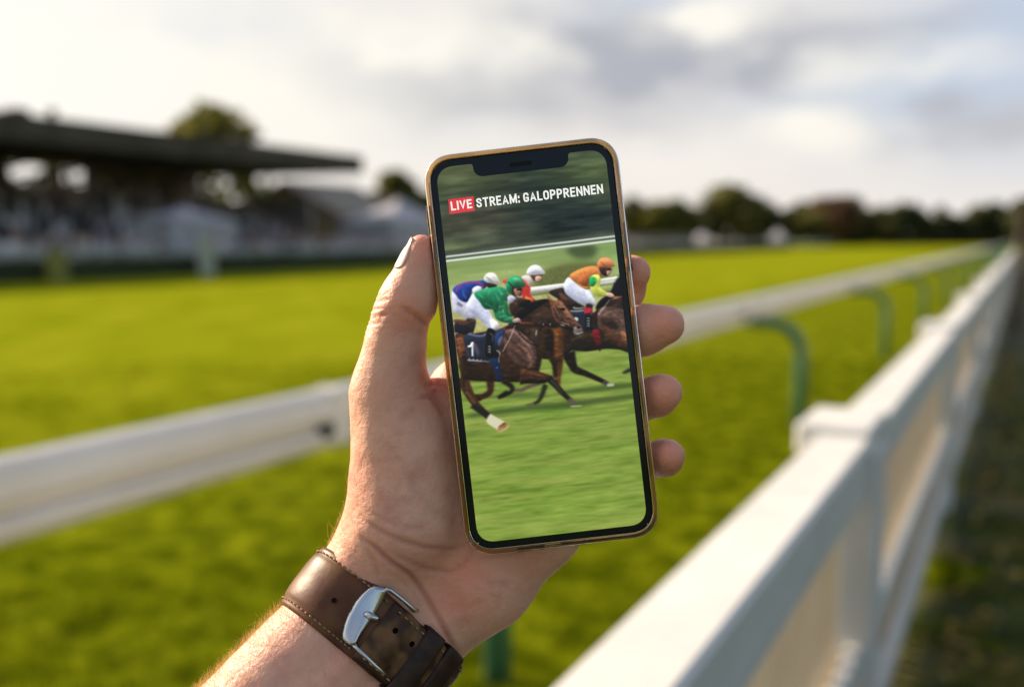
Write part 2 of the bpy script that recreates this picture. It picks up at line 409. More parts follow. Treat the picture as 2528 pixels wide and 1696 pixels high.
for i in range(9):
    for s_ in np.arange(S0 + .5, S1 - .4, .62):
        if (s_ // 8) % 1 == 0 and (s_ % 8) < .9: continue
        z = .9 + i * .38
        b.box(sn(s_, -46.2 - i * 1.05, z + .4), (.24, .04, .26), FR); b.box(sn(s_, -46.0 - i * 1.05, z + .2), (.24, .2, .03), FR)
b.build('seats', m_seat, st)
b = MB(); b.box(sn(S1 + .2, -50.5, 2.2), (.15, 5, 2.2), FR); b.build('end_wall', m_conc, st)
b = MB(); b.box(sn((S0 + S1) / 2, -45.2, .5), ((S1 - S0) / 2, .12, .5), FR); b.build('parapet', m_conc, st)

# crowd of blurred spectators (far too many and too soft to tell apart)
def figure(V, F, C, base, h, col, ang, leg):
    ca, sa = math.cos(ang), math.sin(ang)
    def ringv(z, rx, ry, cx=0, cy=0):
        i0 = len(V)
        for k in range(6):
            t_ = k * math.pi / 3; x = cx + rx * math.cos(t_); y = cy + ry * math.sin(t_)
            V.append(base + np.array([x * ca - y * sa, x * sa + y * ca, z]) * h)
        return i0
    def loft(spec, c_):
        st_ = [ringv(*s_) for s_ in spec]; C.extend([c_] * 6 * len(spec))
        for a_, b_ in zip(st_[:-1], st_[1:]):
            for k in range(6): F.append((a_ + k, a_ + (k + 1) % 6, b_ + (k + 1) % 6, b_ + k))
        F.append(tuple(st_[-1] + k for k in range(6)))
    for sx in (-.05, .05): loft([(0, .03, .035, sx), (.25, .032, .04, sx), (.5, .055, .055, sx)], leg)
    loft([(.47, .09, .06), (.6, .085, .055), (.75, .12, .065), (.82, .11, .055), (.85, .035, .035)], col)
    for sx in (-.135, .135): loft([(.42, .022, .022, sx), (.62, .03, .03, sx), (.81, .035, .035, sx * .95)], col)
    loft([(.85, .03, .03), (.89, .045, .055), (.94, .048, .06), (.985, .03, .04)], (.45, .28, .2) if random.random() > .3 else (.12, .08, .05))
V, F, C = [], [], []
pal = [(.75, .74, .8), (.66, .62, .7), (.7, .7, .74), (.6, .58, .6), (.45, .42, .5), (.06, .06, .09), (.05, .05, .06), (.35, .35, .38), (.62, .62, .66), (.16, .16, .26), (.4, .25, .24), (.12, .1, .1), (.5, .48, .44), (.1, .13, .2), (.25, .22, .22), (.55, .55, .62)]
for i in range(900):
    if i < 470: s_ = random.uniform(24, 66); n_ = random.uniform(-44.5, -36.5); z = 0
    elif i < 820:
        k = random.randrange(9); s_ = random.uniform(22, 56); n_ = -45.9 - k * 1.05; z = .9 + k * .38
    else: s_ = random.uniform(60, 150); n_ = random.uniform(-42, -36); z = 0
    figure(V, F, C, sn(s_, n_, z), random.uniform(1.55, 1.85), random.choice(pal), random.uniform(0, 6.3), random.choice([(.04, .04, .06), (.08, .08, .1), (.2, .18, .14)]))
mc = mat('crowd_clothes', (.3, .3, .3), .85); N3, L3 = nodes(mc); at_ = N3.new('ShaderNodeAttribute'); at_.attribute_name = 'cloth'
L3.new(at_.outputs['Color'], mc.node_tree.nodes['Principled BSDF'].inputs['Base Color'])
cr = mesh('crowd', V, F, mc); ca_ = cr.data.color_attributes.new('cloth', 'FLOAT_COLOR', 'POINT')
ca_.data.foreach_set('color', np.concatenate([np.array(C), np.ones((len(C), 1))], 1).astype(np.float32).ravel())
tag(cr, 'crowd of spectators in front of and inside the grandstand', 'crowd', kind='stuff')

# hedge with leafy faces
def leaf_cloud(pts, size, up_bias=0):
    M = len(pts); a = rng.normal(size=(M, 3)); a /= np.linalg.norm(a, axis=1)[:, None]
    b_ = rng.normal(size=(M, 3)); b_ -= a * (a * b_).sum(1)[:, None]; b_ /= np.linalg.norm(b_, axis=1)[:, None]
    sz = size * rng.uniform(.6, 1.4, (M, 1))
    V = np.stack([pts + a * sz, pts + b_ * sz * .6, pts - a * sz, pts - b_ * sz * .6], 1).reshape(-1, 3)
    return V, np.arange(4 * M).reshape(-1, 4)
hd = empty('clipped_hedge', sn(50, -33.0, 0), 'low dark clipped hedge along the far side of the track', 'hedge')
b = MB(); 
for i in range(30):
    b.box(sn(12 + i * 5, -33.2, .42), (2.5, .42, .42), FR)
b.build('hedge_core', m_hedge, hd)
M = 16000; pts = np.array([sn(a, c_, d) for a, c_, d in zip(rng.uniform(9, 160, M), -33.2 + rng.uniform(-.55, .55, M), rng.uniform(.05, .95, M))])
v_, f_ = leaf_cloud(pts, .09); mesh('hedge_foliage', v_, f_, m_hedge, hd)
# far rail in front of the crowd
fr_ = empty('far_rail', sn(50, -35.5, 0), 'pale far rail on short posts behind the hedge', 'rail')
b = MB(); b.tube([sn(8, -35.5, 1.1), sn(220, -35.5, 1.1)], .07, 8); b.build('rail_bar', m_rail2, fr_)
b = MB(); b.box(sn(110, -35.56, .75), (100, .02, .22), FR); b.build('banner_board', m_rail2, fr_)
for i in range(26):
    b = MB(); b.tube([sn(14 + i * 5, -35.6, 0), sn(14 + i * 5, -35.6, 1.08)], .05, 6); b.build('post', m_rail2, fr_)
# marker posts
def marker(px, n_, w_, h_, m_, name, label):
    s_, _ = on_n(px, 640, n_)
    r_ = empty(name, sn(s_, n_, 0), label, 'marker post')
    b = MB(); b.box(sn(s_, n_, h_ / 2 - .05), (w_ / 2, w_ / 2, h_ / 2 + .05), FR, w_ * .1); b.build('post', m_, r_)
    b = MB(); b.tube([sn(s_, n_, h_ - .02), sn(s_, n_, h_ + .08), sn(s_, n_, h_ + .14)], [w_ * .62, w_ * .6, .01], 10); b.build('post_cap', m_, r_)
m_ym = mat('yellow_paint', (.32, .28, .03), .6); noise_col(m_ym, (.15, .15, .02), (.21, .2, .04), 4)
m_wm = mat('white_marker_paint', (.5, .52, .46), .6); noise_col(m_wm, (.30, .32, .28), (.38, .4, .34), 4)
marker(510, -31.9, .55, 1.75, m_wm, 'marker_post', 'stout white marker post in front of the hedge')
marker(140, -31.9, .6, 1.15, m_ym, 'marker_post', 'wide yellow green marker post at the left end of the hedge')
# tents
def tent(pc, w_, d_, he, hp, label, ax=FR):
    r_ = empty('marquee', tuple(pc), label, 'tent')
    b = MB(); h0 = np.array(pc)
    cs = [(-w_, -d_), (w_, -d_), (w_, d_), (-w_, d_)]
    V = [h0 + ax[0] * x + ax[1] * y + ZZ * z for z in (0, he) for x, y in cs]
    b.add(V, [(0, 1, 5, 4), (1, 2, 6, 5), (2, 3, 7, 6), (3, 0, 4, 7)]); b.build('wall', m_canvas, r_)
    b = MB(); V = [h0 + ax[0] * x * 1.06 + ax[1] * y * 1.06 + ZZ * (he - .02) for x, y in cs] 
    V += [h0 + ax[0] * x * .45 + ax[1] * y * .45 + ZZ * (he + (hp - he) * .45) for x, y in cs] + [h0 + ZZ * hp]
    b.add(V, [(0, 1, 5, 4), (1, 2, 6, 5), (2, 3, 7, 6), (3, 0, 4, 7), (4, 5, 8), (5, 6, 8), (6, 7, 8), (7, 4, 8), (3, 2, 1, 0)]); b.build('roof', m_canvas, r_)
s_, z = on_n(455, 540, -39.5); tent(sn(s_, -39.5, 0), 2.3, 1.5, 2.6, 3.3, 'white marquee with a low peaked roof in front of the grandstand')
s_, z = on_n(985, 540, -40); tent(sn(s_, -40, 0), 4.2, 2.2, 2.8, 4.5, 'white peaked marquee beside the right end of the grandstand, left of the thumb')
p = at_depth(1732, 600, 170); tent((p[0], p[1], 0), 1.8, 1.5, 1.6, 2.8, 'small white tent far off below the tree line, nearest the phone')
p = at_depth(1920, 600, 190); tent((p[0], p[1], 0), 1.6, 1.5, 1.8, 3.6, 'small white tent far off below the tallest tree of the line')
# grey clubhouse right of the stand
m_gw = mat('grey_render', (.2, .18, .15), .9); noise_col(m_gw, (.15, .135, .115), (.22, .20, .17), .5)
ch_ = empty('clubhouse', sn(64, -50, 0), 'small grey gabled building at the right end of the grandstand', 'building')
def gable(c0, w_, d_, he, hp, m1, m2, root):
    V = [c0 + U * x + NN * y + ZZ * z for x, y, z in ((-w_, -d_, 0), (w_, -d_, 0), (w_, d_, 0), (-w_, d_, 0), (-w_, -d_, he), (w_, -d_, he), (w_, d_, he), (-w_, d_, he), (-w_, 0, hp - .12), (w_, 0, hp - .12))]
    mesh('wall', V, [(0, 1, 5, 4), (2, 3, 7, 6), (1, 2, 6, 9, 5), (3, 0, 4, 8, 7)], m1, root)
    b = MB()
    for sg in (-1, 1):
        q = [c0 + U * x + NN * (sg * y) + ZZ * z for x in (-w_ - .4, w_ + .4) for y, z in ((0, hp), (d_ + .5, he - .25), (d_ + .5, he - .4), (0, hp - .15))]
        b.add(q, [(0, 1, 5, 4), (1, 2, 6, 5), (2, 3, 7, 6), (0, 3, 2, 1), (4, 5, 6, 7)])
    b.build('roof', m2, root)
gable(sn(64, -50, 0), 4.2, 5, 3.6, 6.0, m_gw, m_gw, ch_)
for k in range(3):
    b = MB(); b.box(sn(61.2 + 2.8 * k, -44.97, 1.9), (.6, .06, .75), FR, .02); b.build('window', m_dark, ch_)

# trees
m_bark = mat('bark', (.05, .035, .02), .95); noise_col(m_bark, (.03, .02, .012), (.08, .06, .04), 5)
def leafmat(name, a, b_, tr):
    m_ = mat(name, a, .7); noise_col(m_, a, b_, .35, .38, .62, 3); add_translucent(m_, tr, .3); return m_
LM = {'dark': leafmat('dark_leaves', (.022, .03, .008), (.065, .07, .02), (.12, .13, .025)),
      'mid': leafmat('mid_leaves', (.045, .055, .012), (.13, .125, .028), (.22, .21, .035)),
      'lime': leafmat('yellow_leaves', (.06, .07, .01), (.15, .15, .02), (.22, .2, .03)),
      'red': leafmat('autumn_leaves', (.06, .035, .018), (.14, .08, .035), (.2, .1, .03))}
def tree(px, py_top, depth, wpx, kind, label, dens=1.0, name='tree'):
    p = at_depth(px, py_top, depth); base = np.array([p[0], p[1], 0]); Ht = p[2]; Rr = wpx * 1.3 / F_PX * depth
    rt_ = empty(name, tuple(base), label, 'tree')
    b = MB(); tr_h = Ht * .75
    pth = [base + np.array([random.uniform(-.03, .03) * Ht * k / 5, random.uniform(-.03, .03) * Ht * k / 5, tr_h * k / 5 - (.1 if k == 0 else 0)]) for k in range(6)]
    b.tube(pth, [Ht * r_ for r_ in (.032, .024, .02, .015, .01, .004)], 8)
    cent = []
    for k in range(9):
        a = k * 2.4 + random.random(); q = pth[2 + k % 3]; zz = Ht * random.uniform(.42, .88)
        rr = Rr * random.uniform(.4, .8) * (1 if zz < Ht * .7 else .72)
        e = base + np.array([math.cos(a) * rr, math.sin(a) * rr, zz]); b.tube([q, (q + e) / 2 + np.array([0, 0, Ht * .03]), e], [Ht * .011, Ht * .007, Ht * .003], 5)
        cent.append((e, Rr * random.uniform(.32, .5)))
    b.build('trunk', m_bark, rt_)
    cent.append((base + np.array([0, 0, Ht * .5]), Rr * .6)); cent.append((base + np.array([0, 0, Ht - Rr * .33]), Rr * .35)); cent.append((base + np.array([0, 0, Ht * .68]), Rr * .55))
    P_ = []
    for c_, r_ in cent:
        M = int(330 * dens); v = rng.normal(size=(M, 3)); v /= np.linalg.norm(v, axis=1)[:, None]
        P_.append(c_ + v * r_ * rng.uniform(.35, 1.08, (M, 1)) * np.array([1, 1, .85]))
    P_ = np.concatenate(P_); P_ = P_[P_[:, 2] > Ht * .13]
    v_, f_ = leaf_cloud(P_, Rr * .1); mesh('crown', v_, f_, LM[kind], rt_)
tree(512, 256, 118, 112, 'lime', 'broad tree rising above the middle of the grandstand roof', .33)
tree(128, 268, 100, 26, 'dark', 'small tree tip showing above the left part of the grandstand roof')
tree(985, 418, 120, 52, 'mid', 'round tree above the white marquee, left of the phone', 1.3)
tree(925, 470, 118, 42, 'lime', 'low yellow green tree between the grandstand and the round tree')
tree(1052, 470, 130, 45, 'dark', 'dark tree partly hidden by the left edge of the phone')
TL = [(1562, 482, 190, 40, 'dark', 'dark tree just right of the phone at the start of the tree line'),
 (1618, 495, 185, 34, 'lime', 'yellowish tree between two dark ones near the phone'),
 (1672, 486, 190, 44, 'mid', 'rounded green tree over the nearest small tent'),
 (1735, 512, 200, 38, 'dark', 'low dark tree left of the tallest tree'),
 (1822, 455, 200, 62, 'mid', 'tallest rounded tree of the far line'),
 (1888, 500, 205, 40, 'dark', 'dark tree leaning on the right side of the tallest tree'),
 (1948, 512, 210, 36, 'dark', 'low dark tree above the farther small tent'),
 (1998, 520, 205, 38, 'lime', 'bright yellow green tree left of the reddish tree'),
 (2072, 482, 215, 52, 'red', 'reddish brown autumn tree in the far line'),
 (2135, 515, 225, 36, 'dark', 'dark tree right beside the reddish tree'),
 (2190, 512, 235, 34, 'mid', 'mid green tree two to the right of the reddish tree'),
 (2226, 498, 240, 30, 'dark', 'taller narrow dark tree right of the reddish tree'),
 (2285, 522, 245, 24, 'mid', 'small round tree in the dip of the tree line'),
 (2325, 505, 250, 22, 'dark', 'slim dark tree at the right side of the dip'),
 (2372, 530, 255, 26, 'mid', 'lowest tree between the two slim dark trees'),
 (2412, 508, 255, 24, 'dark', 'slim dark tree above the far end of the running rail'),
 (2455, 498, 260, 28, 'dark', 'dark tree where both fences meet the tree line'),
 (2500, 510, 260, 28, 'mid', 'rightmost green tree beside the tall dark pole'),
 (2550, 480, 240, 40, 'dark', 'dark tree at the right edge of the picture')]
for a in TL: tree(*a, dens=.9)
# low scrub that fills the gaps beneath the trees
M = 16000; x = rng.uniform(0, 1, M); pts = np.stack([12 + x * 150, 205 + 70 * x + rng.uniform(-3, 3, M), rng.uniform(0, 1, M) ** .8 * (8.0 + 1.2 * np.sin(x * 37) + 1.1 * np.sin(x * 91))], 1)
v_, f_ = leaf_cloud(pts, .8); tag(mesh('scrub', v_, f_, LM['dark']), 'dark undergrowth filling the gaps under the far tree line', 'undergrowth', kind='stuff')
M = 5000; x = rng.uniform(0, 1, M); pts = np.stack([-75 + x * 90, 135 + rng.uniform(-3, 3, M), rng.uniform(0, 1, M) ** 1.2 * (4.0 + 1.0 * np.sin(x * 37))], 1)
v_, f_ = leaf_cloud(pts, .8); tag(mesh('scrub', v_, f_, LM['mid']), 'green undergrowth behind the grandstand', 'undergrowth', kind='stuff')
# low grey service fence far right of the phone
fe = empty('service_fence', tuple(at_depth(1640, 600, 120) * np.array([1, 1, 0])), 'low grey brown boarded fence right of the phone across the field', 'fence')
b = MB(); q0 = at_depth(1380, 600, 104); q1 = at_depth(1715, 600, 122)
for k in range(24):
    a_ = q0 + (q1 - q0) * k / 24; c_ = q0 + (q1 - q0) * (k + 1) / 24; a_[2] = c_[2] = 0
    d_ = (c_ - a_) / np.linalg.norm(c_ - a_); nx = np.array([-d_[1], d_[0], 0])
    b.box((a_ + c_) / 2 + ZZ * 1.0, (np.linalg.norm(c_ - a_) / 2 - .02, .04, 1.0), np.array([d_, nx, ZZ]), .01)
b.build('boards', m_gw, fe)
# tall dark pole at the right edge
pr = sn(16.5, -.25, 0); pl = empty('wooden_pole', tuple(pr), 'tall brown pole standing by the fence at the right edge', 'pole')
s_ = 22; q = at_depth(2519, 600, 17.5)
b = MB(); b.tube([(q[0], q[1], -.1), (q[0], q[1], 1.6), (q[0], q[1], 2.05)], [.075, .07, .065], 10); pl.location = (q[0], q[1], 0); o = b.build('post', m_bark, pl)
b = MB(); b.tube([(q[0], q[1], 2.05), (q[0], q[1], 2.1), (q[0], q[1], 2.16)], [.09, .09, .01], 10); b.build('post_cap', m_bark, pl)
# fallen leaves on the shaded verge
M = 1500; s_ = rng.uniform(.8, 16, M); n_ = -.2 + 3 * rng.random(M) ** 1.5
x = s_ * U[0] + n_ * NN[0]; y = s_ * U[1] + n_ * NN[1]
pts = np.stack([x, y, ground_z(x, y) + .035], 1); v_, f_ = leaf_cloud(pts, .03)
m_lf = mat('dead_leaf', (.3, .19, .04), .8); noise_col(m_lf, (.2, .11, .02), (.42, .32, .06), 9)
tag(mesh('fallen_leaves', v_, f_, m_lf), 'yellow brown leaves lying on the dark verge right of the fence', 'leaves', kind='stuff')
# ------------------------------------------------------------------ hand (implicit surface, millimetres in a frame fixed at the phone)
D0 = 361.5
CAMP = np.array([0, 0, H])
def pt(px, py, z=0.):
    k = (D0 - z) / F_PX; return np.array([(px - 1264) * k, (848 - py) * k, z])
def W(P):
    P = np.asarray(P, float).reshape(-1, 3) / 1000
    return CAMP + P[:, :1] * RT + P[:, 1:2] * UP + (D0 / 1000 - P[:, 2:3]) * FW
def to_px(P):
    P = np.asarray(P); k = (D0 - P[:, 2]) / F_PX; return np.stack([1264 + P[:, 0] / k, 848 - P[:, 1] / k], 1)
def unit(v): v = np.array(v, float); return v / np.linalg.norm(v)
AX = unit((.596, .71, -.375)); E1 = unit(np.array([.766, -.643, 0])); E1 = unit(E1 - AX * (E1 @ AX)); E2 = np.cross(E1, AX)
C0 = pt(914, 1563, -19)
def cone(*a): return a
PXR = D0 / F_PX
def C3(px, py, z, rpx): return (pt(px, py, z), rpx * (D0 - z) / F_PX)
def chain(L_, k):
    out = []
    for (a, ra), (b_, rb) in zip(L_[:-1], L_[1:]): out.append((a, ra, b_, rb, k))
    return out
arm = []
for o_, r0, r1, r2 in ((-11.5, 19.3, 19.8, 26), (11.5, 18.5, 19.3, 26), (0, 20.2, 21.0, 30)):
    a_ = C0 + AX * 24 + E1 * o_ * .95; b_ = C0 + E1 * o_; c_ = C0 - AX * 120 + E1 * o_ * 1.45
    arm += chain([(a_, r0), (b_, r1), (c_, r2)], 3)
# tendons on the inner wrist
for o_, h_ in ((-1.5, 20.6), (4.5, 20.2)):
    arm.append((C0 + AX * 26 + E1 * o_ + E2 * (h_ - 2.2), 2.4, C0 - AX * 60 + E1 * o_ + E2 * (h_ + .5), 2.2, 4))
palm = arm + [
    (*C3(889, 1454, -20, 118), *C3(1000, 1282, -19, 139), 6),
    (*C3(1000, 1282, -19, 139), *C3(1003, 1195, -19, 135), 6),
    (*C3(935, 1470, -26, 108), *C3(1060, 1340, -28, 112), 9),
    (*C3(1000, 1520, -27, 108), *C3(1060, 1528, -28, 104), 9),
    (*C3(1056, 1528, -28, 104), *C3(1190, 1432, -28.5, 114), 9),
    (*C3(1190, 1432, -28.5, 114), *C3(1318, 1280, -29, 116), 9),
    (*C3(1318, 1280, -29, 116), *C3(1400, 1185, -28, 92), 9),
    (*C3(1090, 1330, -29, 105), *C3(1330, 1110, -27, 92), 8),
    (*C3(1060, 1250, -29, 105), *C3(1240, 1030, -27, 92), 8),
    (*C3(1040, 1150, -29, 95), *C3(1143, 968, -27.5, 80), 8),
    (*C3(1120, 1400, -29, 110), *C3(1200, 1300, -29, 110), 9)]
thumb = chain([C3(1041, 612, -5, 33), C3(1033, 652, -5.5, 45), C3(1022, 700, -6.5, 57), C3(1008, 742, -7.5, 69), C3(986, 790, -9, 66), C3(976, 850, -11, 73),
               C3(966, 915, -13, 81), C3(964, 965, -15, 96), C3(969, 1005, -16, 101), C3(986, 1060, -17, 117), C3(999, 1120, -18, 128), C3(1002, 1195, -19, 135)], 3)
fing = [
    chain([C3(1143, 968, -27.5, 80), C3(1290, 868, -30, 64), C3(1430, 775, -31, 60), C3(1535, 716, -22, 52), C3(1562, 673, -12, 43)], 4),
    chain([C3(1240, 1030, -27, 84), C3(1400, 920, -32, 64), C3(1500, 862, -33, 60), C3(1592, 813, -11.5, 58), C3(1641, 802, -7.5, 48)], 4),
    chain([C3(1330, 1110, -27, 84), C3(1450, 1050, -32, 62), C3(1530, 1012, -33, 56), C3(1622, 978, -12, 47), C3(1640, 969, -7, 45)], 4),
    chain([C3(1400, 1185, -28, 84), C3(1500, 1160, -32, 54), C3(1560, 1155, -31, 49), C3(1640, 1130, -11.5, 41), C3(1652, 1122, -6.5, 38)], 4)]
PH_C = pt(1337, 854, 0); PHA = R(6.5)
PX_ = np.array([math.cos(PHA), math.sin(PHA), 0]); PY_ = np.array([-math.sin(PHA), math.cos(PHA), 0]); PZ_ = np.array([0, 0, 1.])
HW, HH = 35.6, 73.1
def smin(a, b_, k):
    h = np.clip(.5 + .5 * (b_ - a) / k, 0, 1); return b_ * (1 - h) + a * h - k * h * (1 - h)
def d_cone(P, a, ra, b_, rb):
    ba = b_ - a; t_ = np.clip(((P - a) @ ba) / (ba @ ba), 0, 1)
    return np.linalg.norm(P - a - t_[..., None] * ba, axis=-1) - (ra + (rb - ra) * t_)
def group(P, prims):
    D = np.full(P.shape[:-1], 30.)
    for a, ra, b_, rb, k in prims:
        lo = np.minimum(a - ra, b_ - rb) - 9; hi = np.maximum(a + ra, b_ + rb) + 9
        m = np.all((P > lo) & (P < hi), axis=-1)
        if m.any(): D[m] = smin(D[m], d_cone(P[m], a, ra, b_, rb), k)
    return D
def phone_box(P):
    Q = P - PH_C; x = np.abs(Q @ PX_) - HW + 10.5; y = np.abs(Q @ PY_) - HH + 10.5
    d2 = np.hypot(np.maximum(x, 0), np.maximum(y, 0)) + np.minimum(np.maximum(x, y), 0) - 10.5
    z = np.abs(Q[..., 2] + 4.8) - 5.9
    r = 1.5; a = d2 + r; b_ = z + r
    return np.hypot(np.maximum(a, 0), np.maximum(b_, 0)) + np.minimum(np.maximum(a, b_), 0) - r
def d_arm(P): return group(P, arm)
def d_hand(P):
    dp = group(P, palm); dt = group(P, thumb); df = group(P, fing[0])
    for f_ in fing[1:]: df = np.minimum(df, group(P, f_))
    d = smin(dp, df, 4); d = smin(d, dt, 3.5)
    return smin_neg(d, -phone_box(P), .8)
def smin_neg(a, b_, k): return -smin(-a, -b_, k)
def march(P, Dr, f, lvl=0., n=60, mx=2.):
    P = P.copy()
    for _ in range(n):
        d = f(P) - lvl; P += Dr * np.clip(d, -mx, mx)[:, None] * .8
    return P
CAMO = np.array([0, 0, D0])
def hit(px, py, f, lvl=0., z0=60):
    px = np.atleast_1d(px).astype(float); py = np.atleast_1d(py).astype(float)
    P = np.stack([pt(a, b_, z0) for a, b_ in zip(px, py)]); Dr = P - CAMO; Dr /= np.linalg.norm(Dr, axis=1)[:, None]
    for _ in range(140):
        d = f(P) - lvl; P = P + Dr * np.clip(d, -1, 2)[:, None] * .7
    return P
def normal(P, f, e=.3):
    g_ = np.stack([f(P + np.eye(3)[i] * e) - f(P - np.eye(3)[i] * e) for i in range(3)], 1); return g_ / (np.linalg.norm(g_, axis=1)[:, None] + 1e-9)
# --- grid and surface nets
h_ = .75
lo = np.array([-125., -150., -62.]); hi = np.array([68., 44., 46.])
nx, ny, nz_ = [int((hi[i] - lo[i]) / h_) + 1 for i in range(3)]
xs, ys, zs = [lo[i] + h_ * np.arange(n_) for i, n_ in enumerate((nx, ny, nz_))]
def grid_group(prims):
    D = np.full((nx, ny, nz_), 12., np.float32)
    for a, ra, b_, rb, k in prims:
        l_ = np.minimum(a - ra, b_ - rb) - 9; u_ = np.maximum(a + ra, b_ + rb) + 9
        i0 = np.clip(((l_ - lo) / h_).astype(int), 0, [nx, ny, nz_]); i1 = np.clip(((u_ - lo) / h_).astype(int) + 2, 0, [nx, ny, nz_])
        if (i1 <= i0).any(): continue
        X = xs[i0[0]:i1[0], None, None]; Y = ys[None, i0[1]:i1[1], None]; Z = zs[None, None, i0[2]:i1[2]]
        ba = b_ - a; t_ = np.clip(((X - a[0]) * ba[0] + (Y - a[1]) * ba[1] + (Z - a[2]) * ba[2]) / (ba @ ba), 0, 1)
        d = np.sqrt((X - a[0] - t_ * ba[0]) ** 2 + (Y - a[1] - t_ * ba[1]) ** 2 + (Z - a[2] - t_ * ba[2]) ** 2) - (ra + (rb - ra) * t_)
        s_ = D[i0[0]:i1[0], i0[1]:i1[1], i0[2]:i1[2]]
        D[i0[0]:i1[0], i0[1]:i1[1], i0[2]:i1[2]] = smin(s_, d, k)
    return D
GD = grid_group(palm); df = grid_group(fing[0])
for f_ in fing[1:]: df = np.minimum(df, grid_group(f_))
GD = smin(GD, df, 4); GD = smin(GD, grid_group(thumb), 3.5); del df
PG = np.empty_like(GD)
for i in range(nx):
    Yg, Zg = np.meshgrid(ys, zs, indexing='ij'); Pg = np.stack([np.full_like(Yg, xs[i]), Yg, Zg], -1); PG[i] = phone_box(Pg)
GD = -smin(-GD, PG, .8); del PG
# the forearm runs on out of the picture; close it at the grid boundary
GD[:, 0, :] = 5; GD[0] = 5; GD[:, :, -1] = 5; GD[:, :, 0] = 5
def surface_nets(G):
    ins = G < 0
    cs = np.zeros((nx - 1, ny - 1, nz_ - 1), np.int8)
    cor = [(i, j, k) for i in (0, 1) for j in (0, 1) for k in (0, 1)]
    for i, j, k in cor: cs += ins[i:nx - 1 + i, j:ny - 1 + j, k:nz_ - 1 + k]
    act = (cs > 0) & (cs < 8); I = np.argwhere(act); idx = -np.ones(act.shape, np.int32); idx[act] = np.arange(len(I))
    acc = np.zeros((len(I), 3)); cnt = np.zeros(len(I))
    vals = {c_: G[I[:, 0] + c_[0], I[:, 1] + c_[1], I[:, 2] + c_[2]] for c_ in cor}
    for a in cor:
        for ax_ in range(3):
            if a[ax_]: continue
            b_ = list(a); b_[ax_] = 1; b_ = tuple(b_); va, vb = vals[a], vals[b_]; m = (va < 0) != (vb < 0)
            t_ = np.where(m, va / (va - vb + 1e-12), 0); p_ = np.tile(np.array(a, float), (len(I), 1)); p_[:, ax_] = t_
            acc[m] += p_[m]; cnt[m] += 1
    V = (I + acc / cnt[:, None]) * h_ + lo
    Q = []
    for ax_ in range(3):
        o1, o2 = [(1, 2), (2, 0), (0, 1)][ax_]
        sl0 = [slice(0, n_) for n_ in G.shape]; sl1 = list(sl0); sl0[ax_] = slice(0, G.shape[ax_] - 1); sl1[ax_] = slice(1, None)
        A, B = ins[tuple(sl0)], ins[tuple(sl1)]; E = np.argwhere(A != B); sgn = A[tuple(E.T)]
        ok = (E[:, o1] > 0) & (E[:, o2] > 0) & (E[:, o1] < act.shape[o1]) & (E[:, o2] < act.shape[o2]); E = E[ok]; sgn = sgn[ok]
        def at2(d1, d2): e = E.copy(); e[:, o1] -= d1; e[:, o2] -= d2; return idx[tuple(e.T)]
        q = np.stack([at2(0, 0), at2(1, 0), at2(1, 1), at2(0, 1)], 1); q[~sgn] = q[~sgn][:, ::-1]; Q.append(q)
    return V, np.concatenate(Q)
HV, HF = surface_nets(GD); del GD
# smooth the nets
def vsmooth(V, F, it=3, lam=.5):
    E = np.concatenate([F[:, [0, 1]], F[:, [1, 2]], F[:, [2, 3]], F[:, [3, 0]]]); 
    for _ in range(it):
        S = np.zeros_like(V); n_ = np.zeros(len(V))
        for c_ in range(3): S[:, c_] = np.bincount(E[:, 0], V[E[:, 1], c_], len(V)) + np.bincount(E[:, 1], V[E[:, 0], c_], len(V))
        n_ = np.bincount(E[:, 0], minlength=len(V)) + np.bincount(E[:, 1], minlength=len(V))
        V = V + lam * (S / np.maximum(n_, 1)[:, None] - V)
    return V
HV = vsmooth(HV, HF, 4)
def vnorm(V, F):
    n_ = np.cross(V[F[:, 2]] - V[F[:, 0]], V[F[:, 3]] - V[F[:, 1]]); N_ = np.zeros_like(V)
    for k in range(4):
        for c_ in range(3): N_[:, c_] += np.bincount(F[:, k], n_[:, c_], len(V))
    return N_ / (np.linalg.norm(N_, axis=1)[:, None] + 1e-9)
HN = vnorm(HV, HF)
if (HN * (HV - HV.mean(0))).sum() < 0: HN = -HN; HF = HF[:, ::-1]
pxy = to_px(HV)
